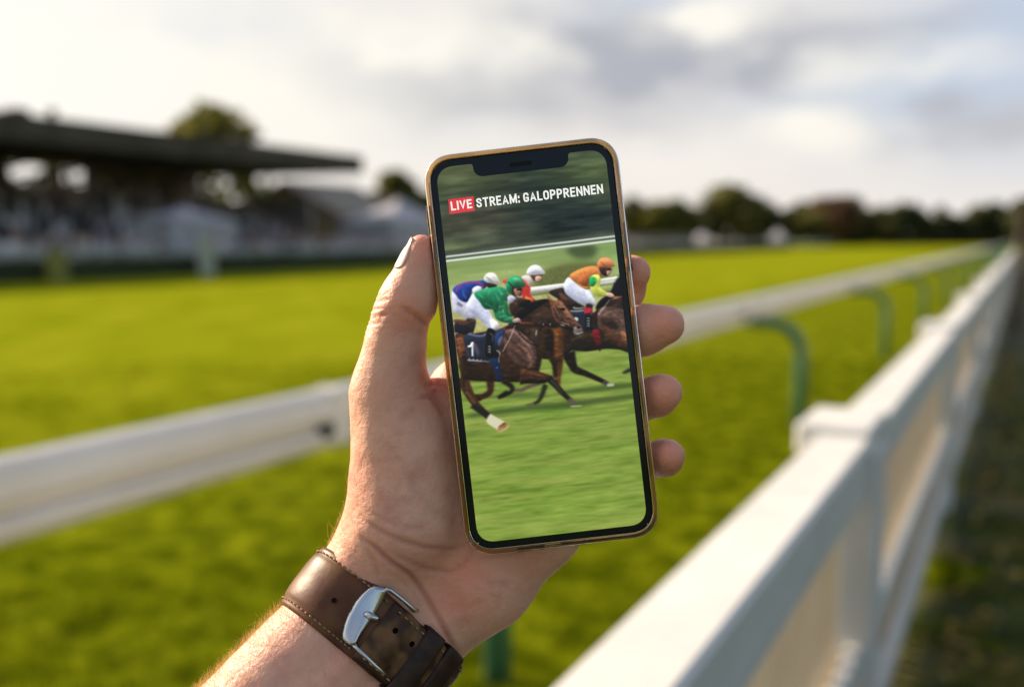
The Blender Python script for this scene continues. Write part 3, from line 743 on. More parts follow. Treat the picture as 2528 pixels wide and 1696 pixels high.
# skin folds: polylines in photo pixels, depth mm, half width mm
FOLD = [([(892, 1326), (930, 1354), (968, 1387), (1010, 1416), (1037, 1449), (1076, 1514), (1104, 1568), (1127, 1612)], .75, 1.0),
        ([(892, 1277), (941, 1311), (994, 1335), (1048, 1351), (1115, 1356), (1150, 1350)], .4, 1.0),
        ([(960, 1360), (1008, 1385), (1048, 1402), (1115, 1413), (1150, 1395), (1166, 1352)], .35, 1.1),
        ([(905, 1262), (950, 1285), (1000, 1300), (1060, 1306)], .2, 1.2),
        ([(1066, 790), (1049, 798), (1028, 784), (1012, 771), (995, 760)], .55, 1.0),
        ([(928, 747), (945, 743), (962, 738)], .45, .7), ([(916, 784), (935, 782), (955, 776)], .45, .7), ([(920, 765), (938, 762)], .35, .7),
        ([(915, 800), (930, 797), (945, 792)], .3, .8), ([(933, 735), (950, 728), (958, 722)], .3, .8),
        ([(1036, 918), (1046, 945), (1062, 972), (1082, 1000), (1100, 1030)], .35, 1.0),
        ([(1034, 984), (1056, 981), (1066, 985), (1078, 998)], .4, .8), ([(1028, 1010), (1010, 1020), (985, 1040)], .2, 1.5),
        ([(1056, 953), (1075, 950), (1095, 955), (1110, 965)], .5, .8), ([(1066, 968), (1085, 966), (1108, 975)], .35, .8),
        ([(1120, 1290), (1060, 1250), (1020, 1200), (1000, 1140)], .12, 1.6), ([(1180, 1380), (1240, 1370), (1300, 1365)], .25, 1.0), ([(1170, 1420), (1220, 1440), (1260, 1440)], .16, 1.2), ([(940, 1290), (975, 1240), (985, 1180)], .12, 1.5),
        ([(905, 1345), (925, 1385), (935, 1425)], .25, 1.1), ([(1196, 1480), (1150, 1500), (1110, 1500)], .2, 1.6), ([(1100, 1440), (1140, 1490), (1150, 1560)], .2, 2.0)]
disp = np.zeros(len(HV)); red = np.zeros(len(HV))
facing = HN[:, 2] > -.35
for pl_, dep, wd in FOLD:
    pl_ = np.array(pl_, float); best = np.full(len(HV), 1e9); m = facing & (pxy[:, 0] > pl_[:, 0].min() - 30) & (pxy[:, 0] < pl_[:, 0].max() + 30) & (pxy[:, 1] > pl_[:, 1].min() - 30) & (pxy[:, 1] < pl_[:, 1].max() + 30)
    q = pxy[m]; bb = np.full(len(q), 1e9); tt = np.zeros(len(q)); tot = 0
    seg = np.linalg.norm(np.diff(pl_, axis=0), axis=1); cum = np.concatenate([[0], np.cumsum(seg)])
    for i in range(len(pl_) - 1):
        a, b_ = pl_[i], pl_[i + 1]; t_ = np.clip(((q - a) @ (b_ - a)) / ((b_ - a) @ (b_ - a)), 0, 1); d = np.linalg.norm(q - a - t_[:, None] * (b_ - a), axis=1)
        u_ = d < bb; bb[u_] = d[u_]; tt[u_] = (cum[i] + t_[u_] * seg[i]) / cum[-1]
    dm = bb * PXR; taper = np.clip(np.minimum(tt, 1 - tt) * 6 + .25, 0, 1)
    v_ = np.zeros(len(HV)); v_[m] = (-dep * np.exp(-(dm / wd) ** 2) + dep * .35 * np.exp(-((dm - 2.2 * wd) / (1.2 * wd)) ** 2)) * taper; disp += v_
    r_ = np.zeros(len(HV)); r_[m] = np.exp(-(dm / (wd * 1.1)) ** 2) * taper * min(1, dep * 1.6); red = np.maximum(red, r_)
# knobbly flesh: low frequency swelling, fine wrinkles across the thumb back
def n3(P, s, sd): return vnoise(P[:, 0] * s + P[:, 2] * s * .7, P[:, 1] * s - P[:, 2] * s * .4, sd) - .5
disp += .5 * n3(HV, .09, 3) + .22 * n3(HV, .22, 4)
wr = (np.clip(1 - np.abs(pxy[:, 1] - 775) / 75, 0, 1) * np.clip((985 - pxy[:, 0]) / 50, 0, 1))
disp += wr * .16 * np.sin(HV[:, 1] * 3.4 + 1.2 * n3(HV, .6, 8) * 3)
HV2 = HV + HN * disp[:, None]
m_skin = mat('skin', (.5, .28, .2), .48)
Ns, Ls = nodes(m_skin); bs = Ns['Principled BSDF']
bs.inputs['Subsurface Weight'].default_value = .22; bs.inputs['Subsurface Radius'].default_value = (1, .32, .16); bs.inputs['Subsurface Scale'].default_value = .006
bs.inputs['Specular IOR Level'].default_value = .42
tcs = Ns.new('ShaderNodeTexCoord'); src = tcs.outputs['Object']
def tex(s, d, r_=.5):
    n_ = Ns.new('ShaderNodeTexNoise'); n_.inputs['Scale'].default_value = s; n_.inputs['Detail'].default_value = d; n_.inputs['Roughness'].default_value = r_; Ls.new(src, n_.inputs['Vector']); return n_.outputs['Fac']
def ramp(f, p0, p1, c0_, c1_):
    r_ = Ns.new('ShaderNodeValToRGB'); r_.color_ramp.elements[0].position = p0; r_.color_ramp.elements[1].position = p1; r_.color_ramp.elements[0].color = (*c0_, 1); r_.color_ramp.elements[1].color = (*c1_, 1); Ls.new(f, r_.inputs[0]); return r_.outputs[0]
def mixs(f, a, b_):
    n_ = Ns.new('ShaderNodeMix'); n_.data_type = 'RGBA'
    for nm, v in (('Factor', f), ('A', a), ('B', b_)):
        if isinstance(v, tuple): n_.inputs[nm].default_value = (*v, 1)
        elif isinstance(v, float): n_.inputs[nm].default_value = v
        else: Ls.new(v, n_.inputs[nm])
    return n_.outputs['Result']
colr = ramp(tex(45, 4), .35, .66, (.66, .315, .225), (.75, .42, .305))
colr = mixs(ramp(tex(95, 3), .5, .72, (0, 0, 0), (.55, .55, .55)), colr, (.52, .21, .16))
colr = mixs(ramp(tex(700, 2), .58, .72, (0, 0, 0), (.12, .12, .12)), colr, (.36, .17, .12))
ar = Ns.new('ShaderNodeAttribute'); ar.attribute_name = 'flush'
sp_ = Ns.new('ShaderNodeSeparateColor'); Ls.new(ar.outputs['Color'], sp_.inputs[0])
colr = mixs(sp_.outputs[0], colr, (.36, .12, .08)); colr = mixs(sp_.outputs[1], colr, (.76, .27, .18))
Ls.new(colr, bs.inputs['Base Color'])
vo = Ns.new('ShaderNodeTexVoronoi'); vo.inputs['Scale'].default_value = 1150; vo.feature = 'DISTANCE_TO_EDGE'; Ls.new(src, vo.inputs['Vector'])
bp = Ns.new('ShaderNodeBump'); bp.inputs['Distance'].default_value = .00022; bp.inputs['Strength'].default_value = .55; Ls.new(vo.outputs['Distance'], bp.inputs['Height'])
bp2 = Ns.new('ShaderNodeBump'); bp2.inputs['Distance'].default_value = .0009; bp2.inputs['Strength'].default_value = .6; Ls.new(tex(420, 6, .6), bp2.inputs['Height']); Ls.new(bp.outputs[0], bp2.inputs['Normal'])
Ls.new(bp2.outputs[0], bs.inputs['Normal'])
# the elbow side is beyond the frame: the arm mesh simply runs on out of the picture
person = mesh('person', W(HV2), HF, m_skin, None, True, loc=tuple(W(C0)[0]))
tag(person, 'bare left hand and hairy forearm reaching up to hold the phone', 'person')
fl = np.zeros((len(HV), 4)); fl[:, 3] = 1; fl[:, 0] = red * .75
tips = np.zeros(len(HV))
for px_, py_, rr in ((1575, 672, 45), (1640, 800, 60), (1640, 968, 55), (1650, 1120, 50), (1050, 620, 50), (1120, 1480, 70), (1150, 1420, 60), (1085, 940, 50), (1010, 770, 60)):
    tips = np.maximum(tips, .75 * np.exp(-(((pxy - (px_, py_)) ** 2).sum(1) / rr ** 2)))
fl[:, 1] = tips
ca_ = person.data.color_attributes.new('flush', 'FLOAT_COLOR', 'POINT'); ca_.data.foreach_set('color', fl.astype(np.float32).ravel())

# thumbnail: a curved plate lying on the thumb's outer side
m_nail = mat('nail', (.62, .40, .33), .38); noise_col(m_nail, (.52, .29, .22), (.62, .38, .30), 180)
m_nail.node_tree.nodes['Principled BSDF'].inputs['Coat Weight'].default_value = .15
nb = pt(1012, 668, -5); ntp = pt(1030, 596, -5); nax = unit(ntp - nb); nout = unit(np.array([-.86, 0, .56])); nout = unit(nout - nax * (nout @ nax)); nsd = np.cross(nax, nout)
def d_th(P): return group(P, thumb)
nu, nv = 17, 13; VN = []
for i in range(nu):
    for j in range(nv):
        u_ = i / (nu - 1); v_ = j / (nv - 1) * 2 - 1
        wv = (.80 + .2 * math.sin(math.pi * min(u_ * 1.2, 1))) * (1 - .25 * max(0, .12 - u_) / .12)
        ang = v_ * R(46) * wv
        cpt = nb + (ntp - nb) * (u_ * 1.0 + .06 * (1 - v_ * v_) * (1 if u_ > .5 else -1) * abs(u_ - .5) * 2)
        dr = nout * math.cos(ang) + nsd * math.sin(ang)
        VN.append((cpt + dr * 11, -dr, u_, v_))
Pn = march(np.array([a[0] for a in VN]), np.array([a[1] for a in VN]), d_th, .0)
nn_ = normal(Pn, d_th); uu = np.array([a[2] for a in VN]); vv = np.array([a[3] for a in VN])
hgt_ = .28 + .35 * np.clip((uu - .75) * 4, 0, 1) ** 2 - .45 * np.clip(np.abs(vv) - .8, 0, 1) * 4 * .6
Pt = Pn + nn_ * hgt_[:, None]; Pb = Pn - nn_ * .5
fN = [(i * nv + j, i * nv + j + 1, (i + 1) * nv + j + 1, (i + 1) * nv + j) for i in range(nu - 1) for j in range(nv - 1)]
n0 = nu * nv; rim = [i * nv for i in range(nu)] + [(nu - 1) * nv + j for j in range(1, nv)] + [i * nv + nv - 1 for i in range(nu - 2, -1, -1)] + [j for j in range(nv - 2, 0, -1)]
fN += [(rim[k], rim[(k + 1) % len(rim)], rim[(k + 1) % len(rim)] + n0, rim[k] + n0) for k in range(len(rim))]
mesh('thumbnail', W(np.concatenate([Pt, Pb])), fN, m_nail, person, True)

# fine hairs: thin tapered three-sided tubes rooted in the skin
def hairs(roots, nrm, dirs, length, rad, droop):
    M = len(roots); S_ = 5; V = []; 
    for k in range(S_):
        t_ = k / (S_ - 1)
        c_ = roots + (nrm * (1 - t_ * .45) * t_ * .8 + dirs * t_) * length[:, None] * .75 + droop * (t_ ** 2) * length[:, None] * .35
        r_ = rad * (1 - .8 * t_)
        a = np.cross(nrm, dirs); a /= np.linalg.norm(a, axis=1)[:, None] + 1e-9; b_ = np.cross(a, dirs)
        for q in range(3): th = q * 2.094; V.append(c_ + (a * math.cos(th) + b_ * math.sin(th)) * r_)
    V = np.stack(V, 1).reshape(-1, 3)
    F = np.array([(k * 3 + q, k * 3 + (q + 1) % 3, (k + 1) * 3 + (q + 1) % 3, (k + 1) * 3 + q) for k in range(S_ - 1) for q in range(3)])
    F = (F[None] + (np.arange(M) * S_ * 3)[:, None, None]).reshape(-1, 4); return V, F
m_hair = mat('arm_hair', (.6, .42, .2), .4); noise_col(m_hair, (.45, .3, .13), (.8, .62, .36), 300)
add_translucent(m_hair, (.9, .68, .35), .55)
def pick(mask, n_, wt=None):
    I = np.flatnonzero(mask); p_ = None if wt is None else wt[I] / wt[I].sum(); return rng.choice(I, n_, replace=True, p=p_)
y_ = pxy[:, 1]; xo = pxy[:, 0]
sAx = (HV - C0) @ AX
below = (sAx < -13.5) & (HN[:, 0] < .25); left = HN[:, 0] < -.25
m1 = below & (HV[:, 0] > -122)
w1 = np.clip(.15 - HN[:, 0] + .1 * HN[:, 2], .02, 1) ** 1.5
i1 = pick(m1, 2300, w1)
m2 = left & (sAx > 13.5) & (y_ > 1180) & (y_ < 1420) & (xo < 960); i2 = pick(m2, 620, np.clip(-HN[:, 0], 0, 1) ** 1.5 * np.clip((y_ - 1150) / 200, .1, 1))
m3 = (HN[:, 0] < -.35) & (y_ > 850) & (y_ < 1230) & (xo < 950); i3 = pick(m3, 900)
m4 = (HN[:, 0] < -.3) & (y_ > 790) & (y_ < 870) & (xo < 950); i4 = pick(m4, 110)
hvL, hfL, off_ = [], [], 0
def addh(I, dir0, spread, l0, l1, rad, dr):
    global off_
    M = len(I); d = np.array(dir0) + rng.normal(size=(M, 3)) * spread; nn = HN[I]; d = d - nn * (d * nn).sum(1)[:, None] * .8; d /= np.linalg.norm(d, axis=1)[:, None]
    v_, f_ = hairs(HV2[I] + rng.normal(size=(M, 3)) * .25 - nn * .25, nn, d, rng.uniform(l0, l1, M), rad * 1.25, np.array(dr)); hvL.append(v_); hfL.append(f_ + off_); off_ += len(v_)
addh(i1, (-.15, .75, -.1), .45, 2.4, 6.0, .04, (.3, .35, 0))
addh(i2, (-.25, .9, 0), .35, 1.8, 4.6, .032, (.35, .1, 0))
addh(i3, (-.1, .9, 0), .35, .8, 1.8, .022, (.2, .1, 0))
addh(i4, (-.1, .9, 0), .35, .7, 1.5, .026, (.2, .1, 0))
i5 = pick(below & left, 26); addh(i5, (-.5, .5, 0), .5, 9, 13, .05, (.5, -.1, 0))
i6 = pick(m2, 10); addh(i6, (-.7, .5, 0), .4, 8, 12, .045, (.3, -.2, 0))
mesh('arm_hair', W(np.concatenate(hvL)), np.concatenate(hfL), m_hair, person)
# ------------------------------------------------------------------ leather watch strap
m_lea = mat('brown_leather', (.07, .03, .017), .46, 0., Specular_IOR_Level=.26)
noise_col(m_lea, (.06, .017, .007), (.125, .042, .018), 70, .3, .7, 5, bump=.00009, bscale=420, c3=(.13, .055, .02), scale3=60)
m_leb = mat('worn_leather', (.035, .018, .012), .45, 0., Specular_IOR_Level=.22)
noise_col(m_leb, (.018, .008, .006), (.06, .024, .011), 80, .35, .65, 5, bump=.00012, bscale=450, c3=(.16, .075, .028), scale3=85)
m_edge = mat('strap_edge', (.03, .014, .01), .5, 0., Specular_IOR_Level=.25); noise_col(m_edge, (.02, .01, .008), (.045, .02, .013), 200)
m_thr = mat('tan_thread', (.30, .17, .07), .7); noise_col(m_thr, (.22, .12, .05), (.38, .22, .1), 900)
m_steel = mat('brushed_steel', (.50, .52, .56), .3, 1.); noise_col(m_steel, (.44, .46, .51), (.52, .54, .58), 20)
m_steel.node_tree.nodes['Principled BSDF'].inputs['Roughness'].default_value = .27
m_hole = mat('strap_hole_dark', (.006, .004, .003), 1., 0., Specular_IOR_Level=0)
watch = empty('wristwatch', tuple(W(C0)[0]), 'brown stitched leather watch strap with silver buckle around the wrist', 'watch')
SW = 12.6
def ring_pt(th, s, h=0.):
    """point at height h above the wrist skin, at angle th round it and s along the arm"""
    th = np.atleast_1d(th).astype(float); s = np.atleast_1d(s).astype(float); h = np.broadcast_to(h, th.shape)
    dr = np.cos(th)[:, None] * E1 + np.sin(th)[:, None] * E2
    Cc = C0 + AX * s[:, None]; P_ = Cc + dr * 48
    t_ = np.full(len(th), 48.)
    for _ in range(45): t_ = t_ - group(Cc + dr * t_[:, None], palm) * .8
    return Cc + dr * (t_ + h)[:, None]
# the strap bridges hollows: use one smooth radius profile taken at its middle
TH = np.linspace(-math.pi, math.pi, 241)
rp_ = []
for s_ in (-9, 0, 9):
    p_ = ring_pt(TH, np.full(241, float(s_))) - (C0 + AX * s_); rp_.append(np.linalg.norm(p_, axis=1))
rp_ = np.array(rp_); rp_[2] = np.minimum(rp_[2], rp_[1] + 1.6)
for _ in range(6): rp_ = np.concatenate([rp_[:, -2:-1], rp_, rp_[:, 1:2]], 1); rp_ = (rp_[:, :-2] + 2 * rp_[:, 1:-1] + rp_[:, 2:]) / 4
def band(th, s, h):
    th = np.asarray(th, float); s = np.asarray(s, float)
    a = np.interp(th, TH, rp_[0]); b_ = np.interp(th, TH, rp_[1]); c_ = np.interp(th, TH, rp_[2])
    r_ = np.where(s < 0, b_ + (b_ - a) * s / 9, b_ + (c_ - b_) * s / 9) + .15 + h
    dr = np.cos(th)[..., None] * E1 + np.sin(th)[..., None] * E2
    return C0 + AX * s[..., None] + dr * r_[..., None]
def d_band(lvl):
    def f(P):
        Q = P - C0; s = Q @ AX; x = Q @ E1; y = Q @ E2; th = np.arctan2(y, x); rr = np.hypot(x, y)
        return rr - np.linalg.norm(band(th, s, lvl) - C0 - AX * s[..., None], axis=-1)
    return f
def inv(px, py, lvl=3.):
    P = hit(px, py, d_band(lvl)); Q = P - C0; return np.arctan2(Q @ E2, Q @ E1), Q @ AX
def pad(s, w=SW): return np.clip(1 - (np.abs(s) / w) ** 5, 0, 1)
def strap(name, t0, t1, w0, w1, h0, thick, m_, n_=110, puff=.9, tip=False):
    prof_ = np.concatenate([np.linspace(-1, 1, 21)]); V = []; 
    T_ = np.linspace(t0, t1, n_)
    for i, th in enumerate(T_):
        w_ = w0 + (w1 - w0) * i / (n_ - 1)
        if tip: 
            e_ = (t1 - th) * 30 / w_; 
            if e_ < 1: w_ *= max(.12, math.sqrt(max(0, 1 - (1 - e_) ** 2)))
        s_ = prof_ * w_
        top = h0 + thick * (.62 + .38 * (1 - np.abs(prof_) ** 8)) + puff * (1 - (np.abs(prof_) / .8) ** 3).clip(0)  - .35 * np.exp(-((np.abs(prof_) - .80) / .05) ** 2)
        V.append(band(np.full(21, th), s_, top)); V.append(band(np.full(21, th), s_[::-1], h0))
    V = np.concatenate(V); m = 42
    F = [(i * m + k, i * m + (k + 1) % m, (i + 1) * m + (k + 1) % m, (i + 1) * m + k) for i in range(n_ - 1) for k in range(m)]
    F += [tuple(range(m - 1, -1, -1)), tuple(range((n_ - 1) * m, n_ * m))]
    return mesh(name, W(V), F, m_, watch, True)
bt, bsx = inv([955], [1525], 3.4); TB = float(bt[0])
k1, _ = inv([1083], [1560], 4.4); k2, _ = inv([1112], [1602], 4.4)
print('buckle theta', TB, bsx, 'keepers', k1, k2)
lower = strap('strap_band', TB - .35, math.pi + 1.25, 12.6, 12.6, .0, 2.1, m_lea, 130)
tailp = strap('strap_tail', TB + .04, -.55, 12.3, 11.6, 1.8, 2.0, m_leb, 100, .35)
under = strap('strap_lining', TB - .2, -1.3, 12.4, 12.4, .0, 1.7, m_edge, 90, 0)
def stitches(part, t0, t1, s_, h, n_, ln=.055):
    b = MB()
    for i in range(n_):
        th = t0 + (t1 - t0) * (i + .5) / n_
        p_ = band(np.array([th - ln / 2, th - ln / 4, th, th + ln / 4, th + ln / 2]), np.full(5, s_), h + np.array([-.35, .08, .16, .08, -.35]))
        b.tube(W(p_), [.00018, .00030, .00032, .00030, .00018], 6)
    b.build('stitching', m_thr, part, True)
for s_ in (-10.3, 10.3):
    stitches(lower, TB + .12, math.pi + 1.2, s_, 2.15, 36)
    stitches(tailp, TB - .05, .1, s_ * .97, 3.95, 13)
def disc_on(px, py, lvl, r_, name, m_, parent, h=.12):
    th, s = inv([px], [py], lvl); c_ = band(th, s, lvl)[0]; n_ = unit(band(th, s, lvl + 1)[0] - c_); a = unit(np.cross(n_, AX)); b_ = np.cross(n_, a)
    b = MB(); V = [c_ + n_ * h + (a * math.cos(q) * r_[0] + b_ * math.sin(q) * r_[1]) for q in np.linspace(0, 2 * math.pi, 18, endpoint=False)]
    b.add(W(np.array(V[:18])), [tuple(range(18))])
    b.build(name, m_, parent)
disc_on(825, 1482, 3.3, (1.15, 1.0), 'strap_hole', m_hole, lower, .18)
for a in ((976, 1556), (1017, 1589)): disc_on(*a, 4.25, (1.0, 1.1), 'strap_hole', m_hole, tailp)
# keepers
def keeper(t0, t1, h):
    b = MB(); n_, V = 14, []
    for i in range(n_):
        th = t0 + (t1 - t0) * i / (n_ - 1); e_ = math.sin(math.pi * i / (n_ - 1)) ** .5 * .55
        loop = [(-13.4, .3, 0), (-13.6, h - .8, 0), (-12.6, h, e_)] + [(x, h, e_) for x in np.linspace(-10, 10, 9)] + [(12.6, h, e_), (13.6, h - .8, 0), (13.4, .3, 0), (12.6, .3, 0), (12.4, h - 1.2, 0)] + [(x, h - 1.2, 0) for x in (8, 0, -8)] + [(-12.4, h - 1.2, 0), (-12.6, .3, 0)]
        for s_, hh, e2 in loop: V.append(band(np.array(th), np.array(s_), hh + e2))
    m = len(loop); V = np.array(V)
    F = [(i * m + k, i * m + (k + 1) % m, (i + 1) * m + (k + 1) % m, (i + 1) * m + k) for i in range(n_ - 1) for k in range(m)]
    F += [tuple(range(m - 1, -1, -1)), tuple(range((n_ - 1) * m, n_ * m))]
    mesh('keeper_loop', W(V), F, m_edge, watch, True)
keeper(float(k1[0]) + .12, float(k1[0]) - .13, 5.0); keeper(float(k2[0]) + .02, float(k2[0]) - .26, 5.0)
# buckle
bk = empty('buckle', (0, 0, 0)); bk.parent = watch; bk.location = (0, 0, 0)
def cz(x, y): return 500 + x / 3.541, 1280 + y / 3.541
Lb = [(1500, 582), (1445, 612), (1392, 662), (1342, 722), (1300, 792), (1264, 862), (1240, 930), (1224, 1000), (1222, 1050), (1250, 1080), (1300, 1104)]
Rb = [(1618, 606), (1600, 650), (1580, 690), (1554, 742), (1526, 796), (1494, 850), (1460, 900), (1424, 950), (1388, 1000), (1360, 1050), (1340, 1104)]
V = []; nL = len(Lb); nC = 7
for (a, b_), (c_, d_) in zip(Lb, Rb):
    for k in range(nC):
        f_ = k / (nC - 1); x, y = cz(a + (c_ - a) * f_, b_ + (d_ - b_) * f_); V.append((x, y, math.sin(math.pi * min(max(f_, .0), 1)) ** .4 * .55))
V = np.array(V); Pq = hit(V[:, 0], V[:, 1], d_band(4.1)); Q = Pq - C0; nrm_ = Q - AX * (Q @ AX)[:, None]; nrm_ /= np.linalg.norm(nrm_, axis=1)[:, None]
Pq = Pq + nrm_ * V[:, 2:3]; Pb = Pq - nrm_ * (1.1 + V[:, 2:3]); nV = len(Pq)
F = [(i * nC + k, i * nC + k + 1, (i + 1) * nC + k + 1, (i + 1) * nC + k) for i in range(nL - 1) for k in range(nC - 1)]
rim = [i * nC for i in range(nL)] + [(nL - 1) * nC + j for j in range(1, nC)] + [i * nC + nC - 1 for i in range(nL - 2, -1, -1)] + [j for j in range(nC - 2, 0, -1)]
F += [(rim[k], rim[(k + 1) % len(rim)], rim[(k + 1) % len(rim)] + nV, rim[k] + nV) for k in range(len(rim))]
F += [tuple(nV + q for q in f_[::-1]) for f_ in F[:(nL - 1) * (nC - 1)]]
mesh('frame_plate', W(np.concatenate([Pq, Pb])), F, m_steel, bk, True)
for pth in ([(1585, 612), (1640, 622), (1700, 668), (1770, 724), (1850, 800)], [(1318, 1096), (1370, 1150), (1440, 1215), (1510, 1285), (1588, 1362)]):
    q = np.array([cz(*a) for a in pth]); P_ = hit(q[:, 0], q[:, 1], d_band(3.6)); 
    last = P_[-1] - unit(np.array([0, 0, 1.])) * 3 + (P_[-1] - P_[-2]) * .25; P_ = np.concatenate([P_, [last]])
    b = MB(); b.tube(W(P_), [.00085, .00085, .0008, .0008, .0008, .0008], 8); b.build('frame_arm', m_steel, bk, True)
q = np.array([cz(*a) for a in ((1415, 838), (1445, 840), (1480, 855), (1515, 872), (1522, 880))]); P_ = hit(q[:, 0], q[:, 1], d_band(5.3)); P_[-1] -= np.array([0, 0, 1.4]); P_[0] -= np.array([0, 0, .6])
b = MB(); b.tube(W(P_), [.0009, .00125, .0013, .0013, .0011], 10); b.build('prong', m_steel, bk, True)
# watch head on the far side of the wrist
hc = band(np.array([-math.pi / 2]), np.array([0.]), 0)[0]; hn = -E2
b = MB(); b.tube(W(np.array([hc, hc + hn * 2, hc + hn * 8, hc + hn * 9.5])), [.017, .0195, .0195, .0175], 40); b.build('watch_case', m_steel, watch, True)
b = MB(); b.tube(W(np.array([hc + hn * 9.5, hc + hn * 10])), [.0165, .0165], 40); b.build('watch_crystal', m_hole, watch)
strap('strap_band', -1.25, -1.05, 12, 12, 0, 2.2, m_lea, 12)
# ------------------------------------------------------------------ phone
def LP(x, y, z=0.): return PH_C + PX_ * x + PY_ * y + PZ_ * z
def rr(w_, h_, r_, n_=14):
    P_ = []
    for cx, cy, a0 in ((w_ - r_, h_ - r_, 0), (-w_ + r_, h_ - r_, 90), (-w_ + r_, -h_ + r_, 180), (w_ - r_, -h_ + r_, 270)):
        for k in range(n_ + 1):
            a = R(a0 + 90 * k / n_); c_, s_ = math.cos(a), math.sin(a)
            e_ = 2 / 2.35; P_.append((cx + r_ * abs(c_) ** e_ * (1 if c_ > 0 else -1) if abs(c_) > 1e-9 else cx, cy + r_ * abs(s_) ** e_ * (1 if s_ > 0 else -1) if abs(s_) > 1e-9 else cy))
    return P_
phone = empty('mobile_phone', tuple(W(PH_C)[0]), 'black phone with a horse race on its screen in an amber clear case', 'phone')
m_glass = mat('black_glass', (.006, .007, .012), .1, 0., Specular_IOR_Level=.25); noise_col(m_glass, (.005, .006, .010), (.008, .009, .014), 50)
m_chrome = mat('dark_steel_band', (.05, .035, .02), .25, 1.); noise_col(m_chrome, (.04, .028, .018), (.09, .06, .035), 80)
m_amber = mat('amber_case', (.55, .36, .17), .16)
Na, La = nodes(m_amber); ba_ = Na['Principled BSDF']
noise_col(m_amber, (.50, .26, .08), (.66, .40, .16), 120, .3, .7, 3, bump=.00004, bscale=300)
ba_.inputs['Transmission Weight'].default_value = .93; ba_.inputs['IOR'].default_value = 1.46; ba_.inputs['Roughness'].default_value = .07
ba_.inputs['Coat Weight'].default_value = .15; ba_.inputs['Coat Roughness'].default_value = .12
def loft(name, prof_, base, rad, m_, parent, close=True, caps=True, sm=True, n_=14):
    """prof_: (inset, z) rings swept round the phone's rounded outline"""
    V, F = [], []
    for ins, z in prof_:
        for x, y in rr(base[0] - ins, base[1] - ins, max(rad - ins, .8), n_): V.append(LP(x, y, z))
    m = 4 * (n_ + 1); k = len(prof_)
    for i in range(k if close else k - 1):
        j = (i + 1) % k
        for q in range(m): F.append((i * m + q, i * m + (q + 1) % m, j * m + (q + 1) % m, j * m + q))
    if not close and caps: F += [tuple(range(m)), tuple(range((k - 1) * m + m - 1, (k - 1) * m - 1, -1))]
    return mesh(name, W(np.array(V)), F, m_, parent, sm)
HWo, HHo, RC = 35.6, 73.1, 11.2
case = loft('case', [(2.25, .1), (2.15, .75), (1.75, 1.05), (1.25, .95), (1.0, .72), (.75, .74), (.35, .55), (.08, .0), (0, -1.0), (0, -4), (0, -8), (.35, -9.4), (1.3, -10.3), (3, -10.5), (3, -9.6), (2.45, -9.2), (2.4, -8.5), (2.4, -4)], (HWo, HHo), RC, m_amber, phone)
loft('body', [(5.0, -.12), (2.75, -.12), (2.45, -.45), (2.42, -1.5), (2.42, -7.2), (3.0, -8.4), (5, -8.6)], (HWo, HHo), RC, m_chrome, phone, close=False)
loft('case_back', [(3.05, -9.0), (3.05, -10.3)], (HWo, HHo), RC, m_amber, phone, close=False, sm=False)
# front glass with a cut-out for the display (rounded corners and notch)
SWm, SHm, SR = 30.95, 68.45, 6.6
outer = rr(HWo - 2.5, HHo - 2.5, RC - 2.5, 20)
def screen_outline():
    base = rr(SWm, SHm, SR, 14)
    # top edge runs between the first two corners: insert the notch there (x from + to -)
    nw, nh, r1, r2 = 17.4, 4.9, 1.0, 3.3
    no = [(nw + r1, SHm)]
    for k in range(1, 6): a = R(90 * k / 5); no.append((nw + r1 - r1 * math.sin(a), SHm - r1 + r1 * math.cos(a)))
    for k in range(0, 9): a = R(90 * k / 8); no.append((nw - r2 + r2 * math.cos(a), SHm - nh + r2 - r2 * math.sin(a)))
    no += [(-x, y) for x, y in no[::-1]]
    n_ = 15
    return base[:n_] + no + base[n_:]
hole = screen_outline()
bm = bmesh.new()
def loop_edges(pts, z):
    vs = [bm.verts.new(W(LP(x, y, z))[0]) for x, y in pts]
    return vs, [bm.edges.new((vs[i], vs[(i + 1) % len(vs)])) for i in range(len(vs))]
def dedupe(pts):
    o_ = []
    for p_ in pts:
        if not o_ or math.hypot(p_[0] - o_[-1][0], p_[1] - o_[-1][1]) > .02: o_.append(p_)
    if math.hypot(o_[0][0] - o_[-1][0], o_[0][1] - o_[-1][1]) < .02: o_.pop()
    return o_
hole = dedupe(hole); outer = dedupe(outer)
v1, e1 = loop_edges(outer, .02); v2, e2 = loop_edges(hole, .02)
bmesh.ops.triangle_fill(bm, use_beauty=True, use_dissolve=False, edges=e1 + e2)
v3, _ = loop_edges(hole, -.16)
for i in range(len(hole)): j = (i + 1) % len(hole); bm.faces.new((v2[i], v2[j], v3[j], v3[i]))
v4, _ = loop_edges(outer, -.3)
for i in range(len(outer)): j = (i + 1) % len(outer); bm.faces.new((v1[i], v4[i], v4[j], v1[j]))
bm.normal_update()
bm.verts.ensure_lookup_table(); bm.verts.index_update()
Vb = np.array([v.co[:] for v in bm.verts]); Fb = [tuple(v.index for v in f_.verts) for f_ in bm.faces]
# orient the front faces towards the viewer
FF = []
for f_ in Fb:
    n_ = np.cross(Vb[f_[1]] - Vb[f_[0]], Vb[f_[2]] - Vb[f_[0]])
    FF.append(f_ if n_ @ (-FW) >= -1e-12 else f_[::-1])
bm.free(); bezel = mesh('bezel', Vb, FF, m_glass, phone)
b = MB(); lp = [(x, y + SHm - 2.0) for x, y in rr(4.1, .8, .79, 6)]
V = [LP(x, y, .05) for x, y in lp]; b.add(W(np.array(V)), [tuple(range(len(lp)))]); b.build('earpiece', mat('speaker_mesh', (.002, .002, .002), .9), bezel)
